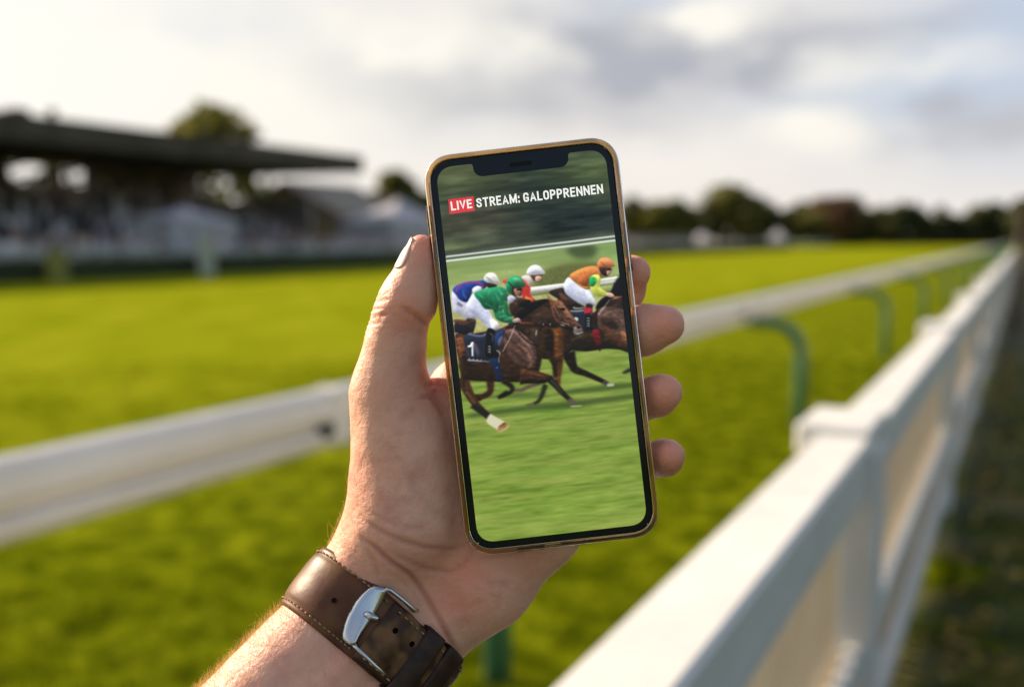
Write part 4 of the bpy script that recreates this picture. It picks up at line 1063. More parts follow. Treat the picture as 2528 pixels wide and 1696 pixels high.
# side buttons and moulded cut-outs of the case
def bump(x, y, hx, hy, z=-4, hz=2.3, m_=None, name='case_button', par=None):
    b = MB(); c_ = W(LP(x, y, z))[0]; ax_ = np.array([RT * PX_[0] + UP * PX_[1], RT * PY_[0] + UP * PY_[1], -FW])
    b.box(c_, (hx / 1000, hy / 1000, hz / 1000), ax_, .00045); return b.build(name, m_ or m_amber, par or case, True)
bump(-HWo - .12, 41.5, .5, 6.2); bump(-HWo - .12, 51.6, .5, 4.2)
bump(HWo + .15, 32.5, .55, 9.2)
bump(-12.2, -HHo - .02, 5.2, .45, -3.4, 2.6, name='port_lip'); bump(3.6, -HHo - .02, 4.6, .45, -3.4, 2.6, name='port_lip')

# ------------------------------------------------------------------ the picture on the display, painted into a fine grid
X0, Y0, CWd, CHt = 1076, 372, 536, 972
SS = 1
yy, xx = np.mgrid[0:CHt, 0:CWd].astype(float); xx += X0; yy += Y0
img = np.zeros((CHt, CWd, 3))
ta = math.tan(R(6.3)); ca6, sa6 = math.cos(R(6.3)), math.sin(R(6.3))
ru = (xx - 1337) * ca6 - (yy - 854) * sa6; rv = (xx - 1337) * sa6 + (yy - 854) * ca6   # along the motion / across it
def streak(su, sv, sd): return vnoise(ru / su + 50, rv / sv + 50, sd) - .5
def lerp(a, b_, t_): return a + (b_ - a) * t_
def sm(e0, e1, x): t_ = np.clip((x - e0) / (e1 - e0), 0, 1); return t_ * t_ * (3 - 2 * t_)
def col3(c_): return np.array(c_, float)
def gblur1(A, s_, ax_):
    if s_ < .3: return A
    r_ = int(s_ * 2.5) + 1; k = np.exp(-(np.arange(-r_, r_ + 1) / s_) ** 2 / 2); k /= k.sum(); out = np.zeros_like(A)
    Ap = np.pad(A, [(r_, r_) if i == ax_ else (0, 0) for i in range(2)], mode='constant')
    for i, w_ in enumerate(k): out += w_ * (Ap[i:i + A.shape[0]] if ax_ == 0 else Ap[:, i:i + A.shape[1]])
    return out
def catmull(P_, closed=True, n_=6):
    P_ = np.array(P_, float); m = len(P_); out = []
    rng_ = range(m if closed else m - 1)
    for i in rng_:
        g_ = (lambda j: P_[j % m]) if closed else (lambda j: P_[min(max(j, 0), m - 1)])
        p0, p1, p2, p3 = g_(i - 1), g_(i), g_(i + 1), g_(i + 2)
        for k in range(n_):
            t_ = k / n_; out.append(.5 * (2 * p1 + (p2 - p0) * t_ + (2 * p0 - 5 * p1 + 4 * p2 - p3) * t_ ** 2 + (3 * p1 - p0 - 3 * p2 + p3) * t_ ** 3))
    if not closed: out.append(P_[-1])
    return np.array(out)
def mask(P_, blur=.6, mo=0):
    pad_ = int(blur * 3 + mo + 4)
    x0 = int(max(P_[:, 0].min() - pad_, X0)); x1 = int(min(P_[:, 0].max() + pad_, X0 + CWd - 1)); y0 = int(max(P_[:, 1].min() - pad_, Y0)); y1 = int(min(P_[:, 1].max() + pad_, Y0 + CHt - 1))
    if x1 <= x0 + 1 or y1 <= y0 + 1: return None
    S_ = 3; gx_ = x0 + (np.arange((x1 - x0) * S_) + .5) / S_ - .5; gy_ = y0 + (np.arange((y1 - y0) * S_) + .5) / S_ - .5
    M_ = np.zeros((len(gy_), len(gx_)), bool); Q = np.roll(P_, -1, axis=0)
    for (ax_, ay_), (bx_, by_) in zip(P_, Q):
        if ay_ == by_: continue
        r_ = (gy_ >= min(ay_, by_)) & (gy_ < max(ay_, by_))
        if not r_.any(): continue
        xi = ax_ + (gy_[r_] - ay_) / (by_ - ay_) * (bx_ - ax_); M_[r_] ^= gx_[None, :] > xi[:, None]
    A = M_.reshape(y1 - y0, S_, x1 - x0, S_).mean((1, 3)); A = gblur1(gblur1(A, blur, 0), blur, 1)
    if mo:
        acc = np.zeros_like(A); n_ = 0
        for d in np.arange(-mo, mo + .1, 1.5):
            dy = int(round(-d * sa6)); dx = int(round(d * ca6)); acc += np.roll(np.roll(A, dx, 1), dy, 0); n_ += 1
        A = acc / n_
    return x0, x1, y0, y1, A
def paint(P_, c_, blur=.6, mo=0, al=1., closed=True, smooth=True, vol=.55):
    P_ = catmull(P_) if smooth else np.array(P_, float)
    r_ = mask(P_, blur, mo)
    if r_ is None: return
    x0, x1, y0, y1, A = r_; s_ = (slice(y0 - Y0, y1 - Y0), slice(x0 - X0, x1 - X0)); cc_ = np.broadcast_to(col3(c_), A.shape + (3,))
    if A.sum() > 130 and al > .6 and not mo and vol:
        sg = min(7., math.sqrt(A.sum()) / 5); G_ = gblur1(gblur1(A, sg, 0), sg, 1); d_ = max(1, int(sg))
        E_ = np.roll(G_, -d_, 0) - np.roll(G_, d_, 0) + .5 * (np.roll(G_, -d_, 1) - np.roll(G_, d_, 1)); cc_ = cc_ * (1 + vol * E_)[..., None]
    A = (A * al)[..., None]; img[s_] = img[s_] * (1 - A) + cc_ * A
def c2(P_): return [(1080 + x / 4.612, 620 + y / 4.612) for x, y in P_]
def c3_(P_): return [(1080 + x / 4.612, 780 + y / 4.612) for x, y in P_]
def c1(P_): return [(1040 + x / 3.895, 340 + y / 3.895) for x, y in P_]
def p2(P_, c_, **k): paint(c2(P_), c_, **k)
def p3(P_, c_, **k): paint(c3_(P_), c_, **k)
def p1(P_, c_, **k): paint(c1(P_), c_, **k)
def stroke(P_, w_, c_, **k):
    Q = catmull(P_, False, 5); n_ = len(Q); w_ = [w_] * len(P_) if np.isscalar(w_) else w_; ww = np.interp(np.linspace(0, 1, n_), np.linspace(0, 1, len(w_)), w_) / 2
    T_ = np.gradient(Q, axis=0); T_ /= np.linalg.norm(T_, axis=1)[:, None] + 1e-9; Nn = np.stack([-T_[:, 1], T_[:, 0]], 1)
    k['smooth'] = False; paint(np.concatenate([Q + Nn * ww[:, None], (Q - Nn * ww[:, None])[::-1]]), c_, **k)
def s2(P_, w_, c_, **k): stroke(c2(P_), [v / 4.612 for v in (w_ if isinstance(w_, (list, tuple)) else [w_, w_])], c_, **k)
def s3(P_, w_, c_, **k): stroke(c3_(P_), [v / 4.612 for v in (w_ if isinstance(w_, (list, tuple)) else [w_, w_])], c_, **k)
def s1(P_, w_, c_, **k): stroke(c1(P_), [v / 3.895 for v in (w_ if isinstance(w_, (list, tuple)) else [w_, w_])], c_, **k)
def soft(cx, cy, rx, ry, c_, al=1.):
    du = (xx - cx) * ca6 - (yy - cy) * sa6; dv = (xx - cx) * sa6 + (yy - cy) * ca6; A = (al * np.exp(-(du / rx) ** 2 - (dv / ry) ** 2))[..., None]; img[:] = img * (1 - A) + col3(c_) * A
# backdrop of trees
img[:] = col3((72, 82, 58))
for a in ((1110, 420, 90, 60, (96, 105, 62), .8), (1180, 440, 120, 40, (98, 108, 66), .6), (1330, 470, 90, 80, (48, 62, 50), .8), (1460, 420, 90, 45, (92, 112, 60), .8), (1500, 470, 70, 45, (84, 98, 62), .6),
          (1400, 530, 130, 50, (30, 44, 42), .85), (1300, 540, 60, 60, (42, 54, 48), .6), (1140, 560, 110, 34, (92, 88, 66), .75), (1210, 530, 70, 30, (86, 82, 64), .6), (1470, 560, 60, 30, (34, 46, 48), .7),
          (1120, 500, 60, 30, (70, 76, 58), .5), (1230, 590, 90, 20, (66, 74, 60), .6), (1110, 610, 60, 10, (132, 150, 98), .85), (1400, 400, 120, 16, (76, 92, 58), .5), (1260, 500, 60, 14, (60, 74, 52), .5)): soft(*a)
img += (streak(55, 9, 11) * 26 + streak(22, 4, 12) * 13 + streak(90, 18, 13) * 22)[..., None] * np.array([1, 1.05, .8])
# grass behind the far rail and the turf in front
yr = 634.5 - (xx - 1103) * .122     # line of the lower far rail
d = yy - yr
far_c = np.stack([lerp(132, 178, sm(0, 130, d)) - 8 * sm(1350, 1550, xx), lerp(158, 178, sm(0, 90, d)), lerp(86, 108, sm(0, 120, d))], -1)
far_c += (streak(70, 8, 21) * 20 + streak(30, 4, 22) * 9)[..., None] * np.array([1, 1, .8])
A = sm(0, 2, d)[..., None]; img[:] = img * (1 - A) + far_c * A
yg = 905 - (xx - 1100) * .11
A = sm(-25, 5, yy - yg)[..., None]
tone = (streak(60, 7, 31) * 34 + streak(26, 3.2, 32) * 26 + streak(110, 22, 33) * 22 + streak(14, 2, 35) * 8)
turf = np.stack([132 + tone * .85, 158 + tone * .68, 60 + tone * .55], -1) + (streak(120, 16, 34) * 10)[..., None] * np.array([1, -.2, .8])
img[:] = img * (1 - A) + turf * A
p1([(1180, 1270), (1420, 1200), (1700, 1190), (1800, 1290), (1700, 1400), (1300, 1470), (1060, 1440)], (92, 98, 44), blur=7, mo=14, al=.8)
p1([(1400, 1060), (1500, 1010), (1650, 1020), (1690, 1110), (1620, 1160), (1460, 1150)], (72, 92, 50), blur=5, mo=9, al=.9)
p1([(240, 1110), (1880, 905), (1880, 945), (245, 1150)], (92, 104, 88), blur=2, al=.5, smooth=False)
s1([(235, 1147), (1890, 945)], 15, (226, 232, 226)); s1([(235, 1166), (1890, 964)], 20, (84, 98, 78)); s1([(235, 1189), (1890, 986)], 18, (226, 234, 226))
s1([(235, 1205), (1890, 1003)], 10, (128, 146, 96), al=.7)
# near white rail
s2([(1000, 452), (1460, 395)], 62, (224, 224, 220)); s2([(1000, 478), (1460, 421)], 14, (150, 152, 148)); s2([(1000, 505), (1460, 452)], 22, (96, 104, 62), blur=2)
s2([(1820, 342), (2150, 292)], 36, (226, 226, 222)); s2([(1820, 372), (2150, 330)], 26, (196, 200, 190)); s2([(1820, 400), (2150, 352)], 12, (110, 120, 84))
s2([(1820, 470), (2150, 420)], 90, (120, 128, 74), blur=3)
# shadows on the turf
for P_, w_, al in (([(320, 1140), (800, 1080), (1100, 1040), (1500, 1010), (2300, 900)], (50, 62, 70, 74, 62), .72), ([(560, 930), (900, 900), (1300, 905)], (30, 60, 40), .55), ([(1350, 880), (1800, 830), (2300, 780)], (30, 66, 50), .72), ([(330, 1340), (560, 1320)], (40, 20), .4)):
    s3(P_, w_, (58, 88, 34), blur=3.2, mo=16, al=al)
DK = (30, 20, 17)
# legs of the far horses
s3([(2110, 650), (2230, 600)], (22, 52), (38, 36, 34), blur=1.6, mo=3)
s3([(1490, 420), (1540, 560), (1580, 615), (1700, 660), (1900, 750)], (160, 96, 84, 62, 46), DK, blur=1.4, mo=2)
s3([(1890, 745), (1940, 775)], (52, 56), (70, 66, 62), blur=1.2, mo=2); s3([(1930, 790), (2008, 782)], (26, 30), (186, 184, 172), blur=1)
s3([(1385, 440), (1380, 600), (1370, 720), (1385, 780)], (110, 84, 62, 40), (118, 64, 26), blur=2, mo=3)
s3([(1330, 440), (1335, 600), (1345, 700)], (70, 46, 36), (34, 24, 18), blur=1.8, mo=2)
s3([(1150, 440), (1140, 560), (1120, 660)], (90, 70, 50), (44, 26, 18), blur=1.6, mo=2)
s3([(1230, 780), (1190, 900), (1150, 970), (1090, 1000)], (56, 44, 36, 26), (36, 34, 26), blur=1.6, mo=3); s3([(1100, 1000), (1010, 1015)], (30, 18), (96, 88, 66), blur=1.6, mo=3)
s3([(1180, 765), (1040, 805), (960, 842), (860, 845)], (40, 44, 42, 30), (98, 80, 62), blur=2, mo=4)
s3([(600, 740), (600, 860), (520, 915), (420, 920)], (90, 70, 60, 60), (84, 46, 28), blur=1.4, mo=3)
s3([(740, 740), (840, 800), (840, 860), (720, 925)], (50, 56, 44, 30), (38, 26, 22), blur=1.4, mo=3); s3([(800, 860), (690, 935)], (44, 40), (34, 24, 22), blur=1.4, mo=3)
s3([(380, 905), (440, 940), (500, 950)], (40, 60, 30), (46, 26, 20), blur=1.4, mo=3)
# right horse
p2([(1150, 850), (1300, 740), (1420, 440), (1560, 560), (1760, 700), (1840, 620), (1960, 560), (2140, 540), (2200, 700), (2240, 1130), (2060, 1120), (1900, 1110), (1700, 1140), (1540, 1130), (1440, 1190), (1200, 1225), (1080, 1100)], (58, 36, 24), blur=1)
p2([(1560, 940), (1760, 930), (1900, 960), (2000, 1090), (1900, 1112), (1700, 1138), (1540, 1128), (1500, 1040)], (44, 34, 24), blur=2, al=.8)
p2([(1560, 920), (1740, 930), (1840, 920), (1800, 1000), (1600, 1010)], (94, 66, 40), blur=3, al=.7)
p2([(1830, 700), (1920, 620), (2130, 590), (2170, 900), (2200, 1050), (2080, 1010), (1960, 930), (1840, 880)], (124, 88, 74), blur=1.5)
p2([(1860, 760), (1980, 780), (2070, 860), (2020, 890), (1900, 860)], (66, 42, 32), blur=2, al=.9)
p2([(1870, 840), (2000, 910), (2120, 1010), (2210, 1080), (2100, 1090), (1960, 1020), (1890, 940)], (112, 64, 38), blur=2, al=.9)
p2([(2080, 900), (2180, 960), (2200, 1060), (2120, 1020)], (196, 118, 68), blur=2, al=.8)
s2([(1900, 650), (2060, 640), (2140, 720)], (30, 20, 12), (176, 146, 136), blur=1.5, al=.75); s2([(1890, 730), (1960, 700), (2060, 760), (2130, 830)], (22, 26, 12), (170, 132, 118), blur=1.6, al=.7)
p2([(1990, 420), (2040, 330), (2110, 270), (2160, 400), (2170, 600), (2040, 520), (1900, 620), (1800, 660), (1850, 560), (1960, 480)], (22, 18, 18), blur=1)
p2([(1960, 560), (2130, 540), (2140, 660), (2000, 640), (1900, 640)], (60, 38, 30), blur=2, al=.8)
for k in range(9): s2([(2020 + k * 8, 400 - k * 14), (1980 + k * 9, 395 - k * 16)], (10, 2), (24, 20, 18), blur=.5)
p2([(1270, 470), (1400, 420), (1450, 440), (1560, 560), (1680, 640), (1560, 660), (1400, 560)], (48, 32, 26), blur=1); p2([(1390, 470), (1470, 520), (1560, 600), (1480, 620), (1400, 540)], (106, 70, 48), blur=1.5, al=.8)
s2([(1540, 640), (1600, 660), (1690, 640)], (20, 34, 12), (120, 124, 106), blur=1.2)
# middle horse chest
p2([(1180, 860), (1300, 850), (1420, 850), (1480, 920), (1460, 1100), (1420, 1200), (1330, 1300), (1240, 1210), (1150, 1190), (1140, 1000)], (72, 42, 22), blur=1.4)
p2([(1320, 870), (1400, 870), (1440, 960), (1430, 1120), (1400, 1250), (1340, 1220), (1330, 1050)], (138, 76, 26), blur=3, al=.9); p2([(1240, 900), (1300, 900), (1320, 1050), (1300, 1180), (1230, 1100)], (36, 22, 14), blur=2.5, al=.9)
s2([(1340, 890), (1360, 960), (1350, 1040)], (30, 34, 10), (190, 112, 40), blur=2, al=.8)
# saddle cloth and jockey in orange
p2([(1510, 690), (1690, 670), (1760, 820), (1830, 870), (1740, 900), (1650, 920), (1620, 860), (1560, 770)], (32, 42, 62), blur=.8); s2([(1510, 682), (1600, 684), (1680, 672)], 14, (150, 158, 166)); p2([(1560, 756), (1600, 762), (1596, 796), (1562, 790)], (210, 214, 222), blur=.8)
p2([(1450, 350), (1500, 300), (1600, 380), (1720, 430), (1790, 560), (1800, 620), (1700, 620), (1640, 600), (1560, 560), (1460, 480), (1440, 400)], (200, 206, 226), blur=.7)
p2([(1700, 440), (1790, 560), (1795, 610), (1730, 560), (1690, 500)], (226, 230, 242), blur=1); p2([(1460, 420), (1560, 520), (1680, 600), (1600, 590), (1480, 500)], (160, 168, 200), blur=2, al=.7)
p2([(1500, 285), (1580, 225), (1700, 180), (1810, 175), (1862, 230), (1850, 310), (1740, 330), (1735, 430), (1660, 425), (1570, 360)], (206, 118, 56), blur=.7)
p2([(1600, 330), (1680, 260), (1730, 300), (1700, 400), (1640, 390)], (176, 88, 40), blur=2, al=.8); s2([(1530, 290), (1640, 240), (1760, 210)], (14, 20, 10), (232, 152, 62), blur=1.3); s2([(1600, 380), (1660, 410), (1720, 415)], 12, (240, 170, 60), blur=1.2); s2([(1790, 200), (1830, 230), (1840, 280)], (16, 14, 10), (226, 150, 110), blur=1)
p2([(1760, 280), (1830, 270), (1860, 330), (1850, 410), (1930, 470), (1950, 500), (1860, 515), (1770, 490), (1740, 420), (1735, 330)], (214, 222, 84), blur=.7)
p2([(1740, 290), (1800, 300), (1812, 350), (1780, 400), (1735, 400), (1728, 340)], (34, 168, 84), blur=.8); s2([(1790, 440), (1860, 480), (1920, 500)], (16, 18, 10), (176, 190, 60), blur=1); s2([(1780, 330), (1830, 350)], 12, (120, 190, 90), blur=1)
p2([(1920, 480), (1980, 478), (2018, 515), (1980, 528), (1930, 512)], (216, 172, 154), blur=.6); s2([(2000, 522), (2150, 520)], 12, (186, 92, 54), blur=.5)
p2([(1850, 180), (1960, 190), (1985, 215), (1960, 262), (1930, 290), (1890, 280), (1860, 250), (1840, 200)], (60, 36, 30), blur=.6); p2([(1930, 200), (1978, 215), (1962, 262), (1935, 280), (1925, 240)], (198, 148, 128), blur=.6); s2([(1925, 215), (1978, 206)], 22, (28, 20, 20), blur=.5)
p2([(1822, 180), (1828, 120), (1862, 84), (1912, 74), (1962, 88), (1996, 126), (2022, 168), (1980, 186), (1920, 184), (1860, 188)], (226, 128, 74), blur=.6); s2([(1850, 120), (1890, 150), (1930, 186)], 8, (150, 70, 40), blur=.4); p2([(1880, 92), (1930, 88), (1950, 112), (1900, 116)], (246, 170, 122), blur=1.4)
p2([(1700, 600), (1760, 610), (1760, 655), (1690, 650)], (66, 40, 40), blur=.7); p2([(1670, 652), (1762, 652), (1752, 726), (1680, 722)], (214, 38, 64), blur=.6)
p2([(1680, 724), (1752, 728), (1758, 870), (1800, 880), (1740, 900), (1684, 880)], (24, 24, 28), blur=.6)
for y in (770, 800, 830, 856): s2([(1700, y), (1722, y - 10), (1730, y + 8)], 7, (190, 190, 190), blur=.4)
p2([(1762, 916), (1840, 896), (1862, 1020), (1842, 1090), (1800, 1050)], (150, 18, 32), blur=1); s2([(1800, 960), (1850, 980)], 6, (210, 90, 90), blur=.5); s2([(1840, 1070), (1850, 1140)], 14, (40, 20, 20), blur=.8)
s2([(1965, 545), (1890, 650), (1830, 730)], (7, 12, 26), (150, 144, 148), blur=1)
# jockey in red (furthest)
p2([(740, 350), (850, 300), (940, 290), (1010, 340), (1060, 420), (1060, 500), (1140, 590), (1000, 590), (950, 480), (900, 420)], (214, 52, 42), blur=.8)
p2([(950, 300), (1010, 275), (1060, 290), (1080, 360), (1050, 400), (1000, 340)], (214, 196, 188), blur=1); p2([(1000, 520), (1060, 540), (1120, 585), (1020, 590)], (232, 116, 50), blur=1.2)
p2([(1060, 270), (1180, 268), (1190, 310), (1168, 345), (1130, 352), (1090, 330)], (86, 56, 48), blur=.7); p2([(1130, 285), (1184, 290), (1186, 318), (1160, 348), (1120, 345), (1112, 310)], (206, 158, 138), blur=.7)
p2([(1015, 272), (1024, 220), (1060, 174), (1120, 158), (1170, 178), (1200, 214), (1226, 250), (1160, 266), (1080, 272)], (224, 224, 234), blur=.6); s2([(1020, 262), (1110, 262), (1222, 250)], 10, (180, 182, 196), blur=.7)
# dark heads between
p2([(820, 600), (880, 540), (960, 530), (1060, 580), (1060, 680), (980, 760), (860, 740), (820, 680)], (72, 46, 34), blur=1); s2([(880, 600), (960, 620), (980, 700)], (20, 26, 10), (118, 78, 54), blur=1.6)
# jockey in blue
p2([(160, 470), (230, 440), (290, 520), (360, 600), (440, 740), (420, 790), (330, 780), (250, 720), (180, 680)], (198, 196, 216), blur=.7)
p2([(172, 445), (220, 390), (330, 350), (450, 340), (540, 335), (560, 400), (500, 440), (420, 420), (390, 480), (340, 580), (260, 560), (210, 500)], (28, 62, 158), blur=.7)
s2([(215, 470), (250, 400), (340, 362), (450, 356)], (20, 18, 14), (190, 44, 92), blur=.8); s2([(430, 352), (500, 378), (520, 420)], 16, (200, 50, 80), blur=.8); s2([(290, 440), (300, 500), (330, 540)], 8, (90, 120, 210), blur=1)
p2([(395, 440), (440, 400), (500, 410), (500, 470), (420, 500)], (206, 210, 226), blur=.8)
p2([(550, 360), (640, 370), (680, 400), (600, 420), (560, 400)], (52, 40, 40), blur=.7)
p2([(530, 330), (534, 290), (570, 254), (620, 246), (668, 272), (694, 320), (712, 362), (660, 376), (600, 360), (560, 350)], (226, 222, 216), blur=.6); s2([(545, 290), (590, 320), (640, 366)], 8, (120, 116, 112), blur=.4)
s2([(225, 590), (285, 630)], 36, (120, 122, 150), blur=1)
p2([(330, 775), (400, 770), (440, 800), (400, 940), (350, 860)], (70, 48, 44), blur=.8); p2([(200, 820), (360, 850), (360, 960), (215, 960)], (26, 28, 38), blur=.8); s2([(205, 935), (240, 945)], 16, (220, 220, 220), blur=.6)
p2([(190, 780), (330, 790), (350, 850), (200, 820)], (122, 74, 56), blur=1)
# front horse: hind leg, body, neck, head
s3([(270, 700), (350, 860), (420, 980), (500, 1060), (600, 1160)], (150, 110, 88, 66, 70), (92, 56, 36), blur=1.1, mo=2)
s3([(400, 1010), (500, 1085), (590, 1150)], (80, 66, 66), (34, 34, 34), blur=1.4, mo=2); s3([(330, 860), (400, 960), (440, 1010)], (24, 30, 20), (176, 120, 70), blur=2, al=.7)
paint(c3_([(600, 1118), (650, 1140), (810, 1240), (722, 1318), (660, 1280), (560, 1205)]), (216, 210, 176), blur=.9, mo=2); paint(c3_([(755, 1212), (812, 1242), (724, 1318), (682, 1284)]), (206, 158, 92), blur=.9, mo=2); s3([(700, 1262), (770, 1212)], 10, (170, 90, 60), blur=.7)
p2([(200, 960), (330, 950), (620, 900), (720, 880), (800, 850), (930, 870), (1130, 870), (1150, 1000), (1125, 1200), (1100, 1330), (1180, 1400), (1000, 1470), (900, 1490), (680, 1482), (420, 1474), (310, 1470), (330, 1600), (280, 1500), (250, 1300)], (82, 48, 32), blur=.9)
p2([(260, 1260), (600, 1270), (760, 1300), (1000, 1380), (1000, 1460), (680, 1482), (420, 1474), (310, 1450)], (58, 34, 22), blur=3, al=.85)
p2([(215, 1000), (300, 990), (320, 1090), (290, 1180), (250, 1240), (232, 1100)], (166, 92, 56), blur=1.5); p2([(300, 1180), (360, 1260), (420, 1300), (300, 1300)], (40, 24, 18), blur=2, al=.7)
s3([(940, 690), (1100, 690), (1220, 700), (1300, 720)], (190, 130, 90, 70), (88, 50, 30), blur=1.1); s3([(960, 735), (1120, 745), (1240, 745)], (50, 50, 40), (34, 22, 18), blur=1.6)
s3([(1050, 650), (1150, 672), (1230, 690)], (16, 18, 8), (168, 104, 64), blur=1.6, al=.8)
s3([(1270, 710), (1340, 780), (1440, 890), (1520, 960)], (90, 70, 54, 46), (30, 25, 24), blur=1.2, mo=2); s3([(1290, 730), (1360, 800), (1420, 880)], (14, 12, 8), (110, 96, 96), blur=1.4, al=.8)
s3([(1500, 940), (1570, 1010)], (52, 60), (96, 86, 76), blur=1.6, mo=4); s3([(1520, 1030), (1640, 1022)], (14, 10), (186, 184, 170), blur=1, mo=3)
p2([(750, 900), (820, 860), (900, 890), (1000, 950), (1100, 1060), (1124, 1200), (1110, 1300), (1060, 1350), (1000, 1300), (900, 1280), (820, 1200), (760, 1080)], (124, 84, 72), blur=2)
for P_, w_, c_ in (([(820, 900), (900, 940), (960, 1010), (1040, 1080), (1090, 1180)], (10, 26, 22, 26, 10), (186, 146, 136)), ([(780, 1000), (860, 1030), (940, 1100), (1010, 1190)], (10, 24, 26, 12), (84, 50, 40)), ([(900, 1060), (1000, 1120), (1060, 1220), (1060, 1320)], (10, 30, 36, 18), (172, 118, 96)),
                   ([(820, 1100), (900, 1180), (1000, 1260)], (20, 40, 30), (92, 56, 44)), ([(1020, 1330), (1070, 1290), (1100, 1240)], (16, 26, 10), (190, 120, 90)), ([(760, 930), (800, 1000), (780, 1120)], (20, 30, 10), (74, 44, 36)), ([(960, 950), (1060, 1010), (1110, 1090)], (6, 12, 6), (206, 170, 160)), ([(1040, 1350), (1100, 1345), (1130, 1300)], (8, 16, 6), (40, 24, 20))):
    s2(P_, w_, c_, blur=1.6, al=.85)
p2([(770, 890), (850, 780), (960, 680), (1100, 600), (1220, 550), (1300, 560), (1340, 700), (1420, 830), (1330, 880), (1250, 860), (1180, 900), (1160, 1090), (1060, 1020), (960, 930), (860, 880)], (66, 42, 30), blur=1)
p2([(1060, 880), (1160, 880), (1170, 1060), (1140, 1100), (1060, 1010)], (92, 66, 48), blur=2.5, al=.8); s2([(1130, 900), (1120, 960)], 14, (180, 170, 160), blur=1)
p2([(860, 800), (900, 720), (1000, 630), (1100, 570), (1230, 545), (1270, 570), (1180, 620), (1060, 700), (960, 780), (880, 850)], (24, 19, 18), blur=1); p2([(900, 600), (960, 560), (1060, 560), (1000, 640)], (30, 24, 22), blur=1.2)
p2([(1100, 720), (1240, 640), (1300, 720), (1320, 820), (1200, 820), (1080, 800)], (92, 60, 44), blur=3, al=.8)
p2([(1245, 500), (1275, 520), (1330, 565), (1400, 560), (1450, 610), (1510, 700), (1580, 790), (1645, 865), (1648, 905), (1600, 930), (1540, 880), (1460, 850), (1400, 840), (1330, 770), (1296, 660), (1275, 580)], (140, 82, 54), blur=.7)
p2([(1330, 640), (1400, 650), (1440, 720), (1440, 800), (1380, 790), (1330, 720)], (92, 50, 36), blur=2, al=.9); p2([(1400, 580), (1460, 640), (1540, 750), (1600, 840), (1560, 830), (1480, 740), (1400, 640)], (196, 130, 94), blur=1.5, al=.8)
p2([(1400, 645), (1445, 650), (1448, 676), (1410, 672)], (34, 20, 18), blur=.7); p2([(1540, 880), (1600, 850), (1648, 885), (1650, 930), (1590, 955), (1545, 925)], (112, 100, 98), blur=.8); p2([(1588, 850), (1628, 862), (1612, 884), (1590, 876)], (30, 22, 22), blur=.6)
for P_, w_ in (([(1318, 620), (1350, 680), (1400, 770), (1430, 830)], 8), ([(1430, 830), (1480, 830), (1500, 860), (1490, 890)], 10), ([(1390, 700), (1440, 770), (1500, 830)], 5), ([(1340, 590), (1400, 640), (1460, 640)], 7)): s2(P_, w_, (196, 176, 160), blur=.5, al=.8)
s2([(1322, 640), (1360, 720), (1420, 800)], 7, (38, 24, 22), blur=.5); s2([(1480, 760), (1560, 800)], 8, (40, 26, 22), blur=.5)
s2([(1380, 840), (1480, 870), (1550, 900)], (30, 44, 30), (30, 24, 24), blur=1); s2([(1400, 838), (1450, 852)], 7, (220, 220, 220), blur=.5)
s2([(1560, 930), (1600, 940), (1660, 920)], (10, 18, 8), (150, 158, 154), blur=.8)
s2([(940, 820), (1020, 820), (1105, 826)], (22, 20, 18), (168, 78, 42), blur=.5); s2([(1100, 828), (1250, 832), (1400, 846)], 12, (34, 24, 20), blur=.6)
for x in (1205, 1282): s2([(x - 7, 832), (x + 7, 834)], 16, (206, 200, 186), blur=.6)
s2([(900, 900), (980, 990), (1060, 1050), (1145, 1085)], 11, (38, 26, 26), blur=.7)
# number cloth
p2([(310, 960), (560, 950), (760, 890), (740, 1000), (690, 1100), (700, 1210), (640, 1260), (480, 1262), (345, 1240), (320, 1100)], (34, 40, 58), blur=.7)
p2([(660, 960), (752, 890), (750, 1000), (700, 1080), (660, 1060)], (26, 52, 100), blur=1); p2([(690, 1020), (740, 960), (740, 1040), (700, 1090)], (96, 100, 124), blur=1.4, al=.8)
s2([(345, 940), (420, 962), (500, 968), (552, 944)], 16, (96, 116, 168), blur=.6); p2([(400, 1040), (440, 1060), (480, 1160), (460, 1200), (420, 1120)], (92, 90, 104), blur=2, al=.8); s2([(330, 1100), (360, 1200)], 10, (82, 82, 98), blur=1.2)
p2([(340, 1080), (372, 1070), (388, 1036), (408, 1036), (408, 1190), (418, 1196), (390, 1198), (388, 1092), (350, 1096)], (244, 244, 244), blur=.45, smooth=False)
for k, x in enumerate(range(348, 590, 15)): s2([(x, 1232 + (x - 348) * .09 - 14 * ((k * 7) % 3 == 1)), (x + 4, 1250 + (x - 348) * .07)], 9 if k < 10 else 7, (232, 232, 236), blur=.4, al=.95 if k < 11 else .55)
s2([(345, 1238), (585, 1258)], 6, (180, 180, 190), blur=.6, al=.6)
p2([(590, 1240), (700, 1230), (716, 1340), (740, 1470), (670, 1480), (650, 1380)], (18, 38, 78), blur=.8); s2([(664, 1330), (690, 1322)], 6, (170, 190, 230), blur=.5); s2([(700, 1170), (700, 1270)], 8, (170, 170, 176), blur=.7)
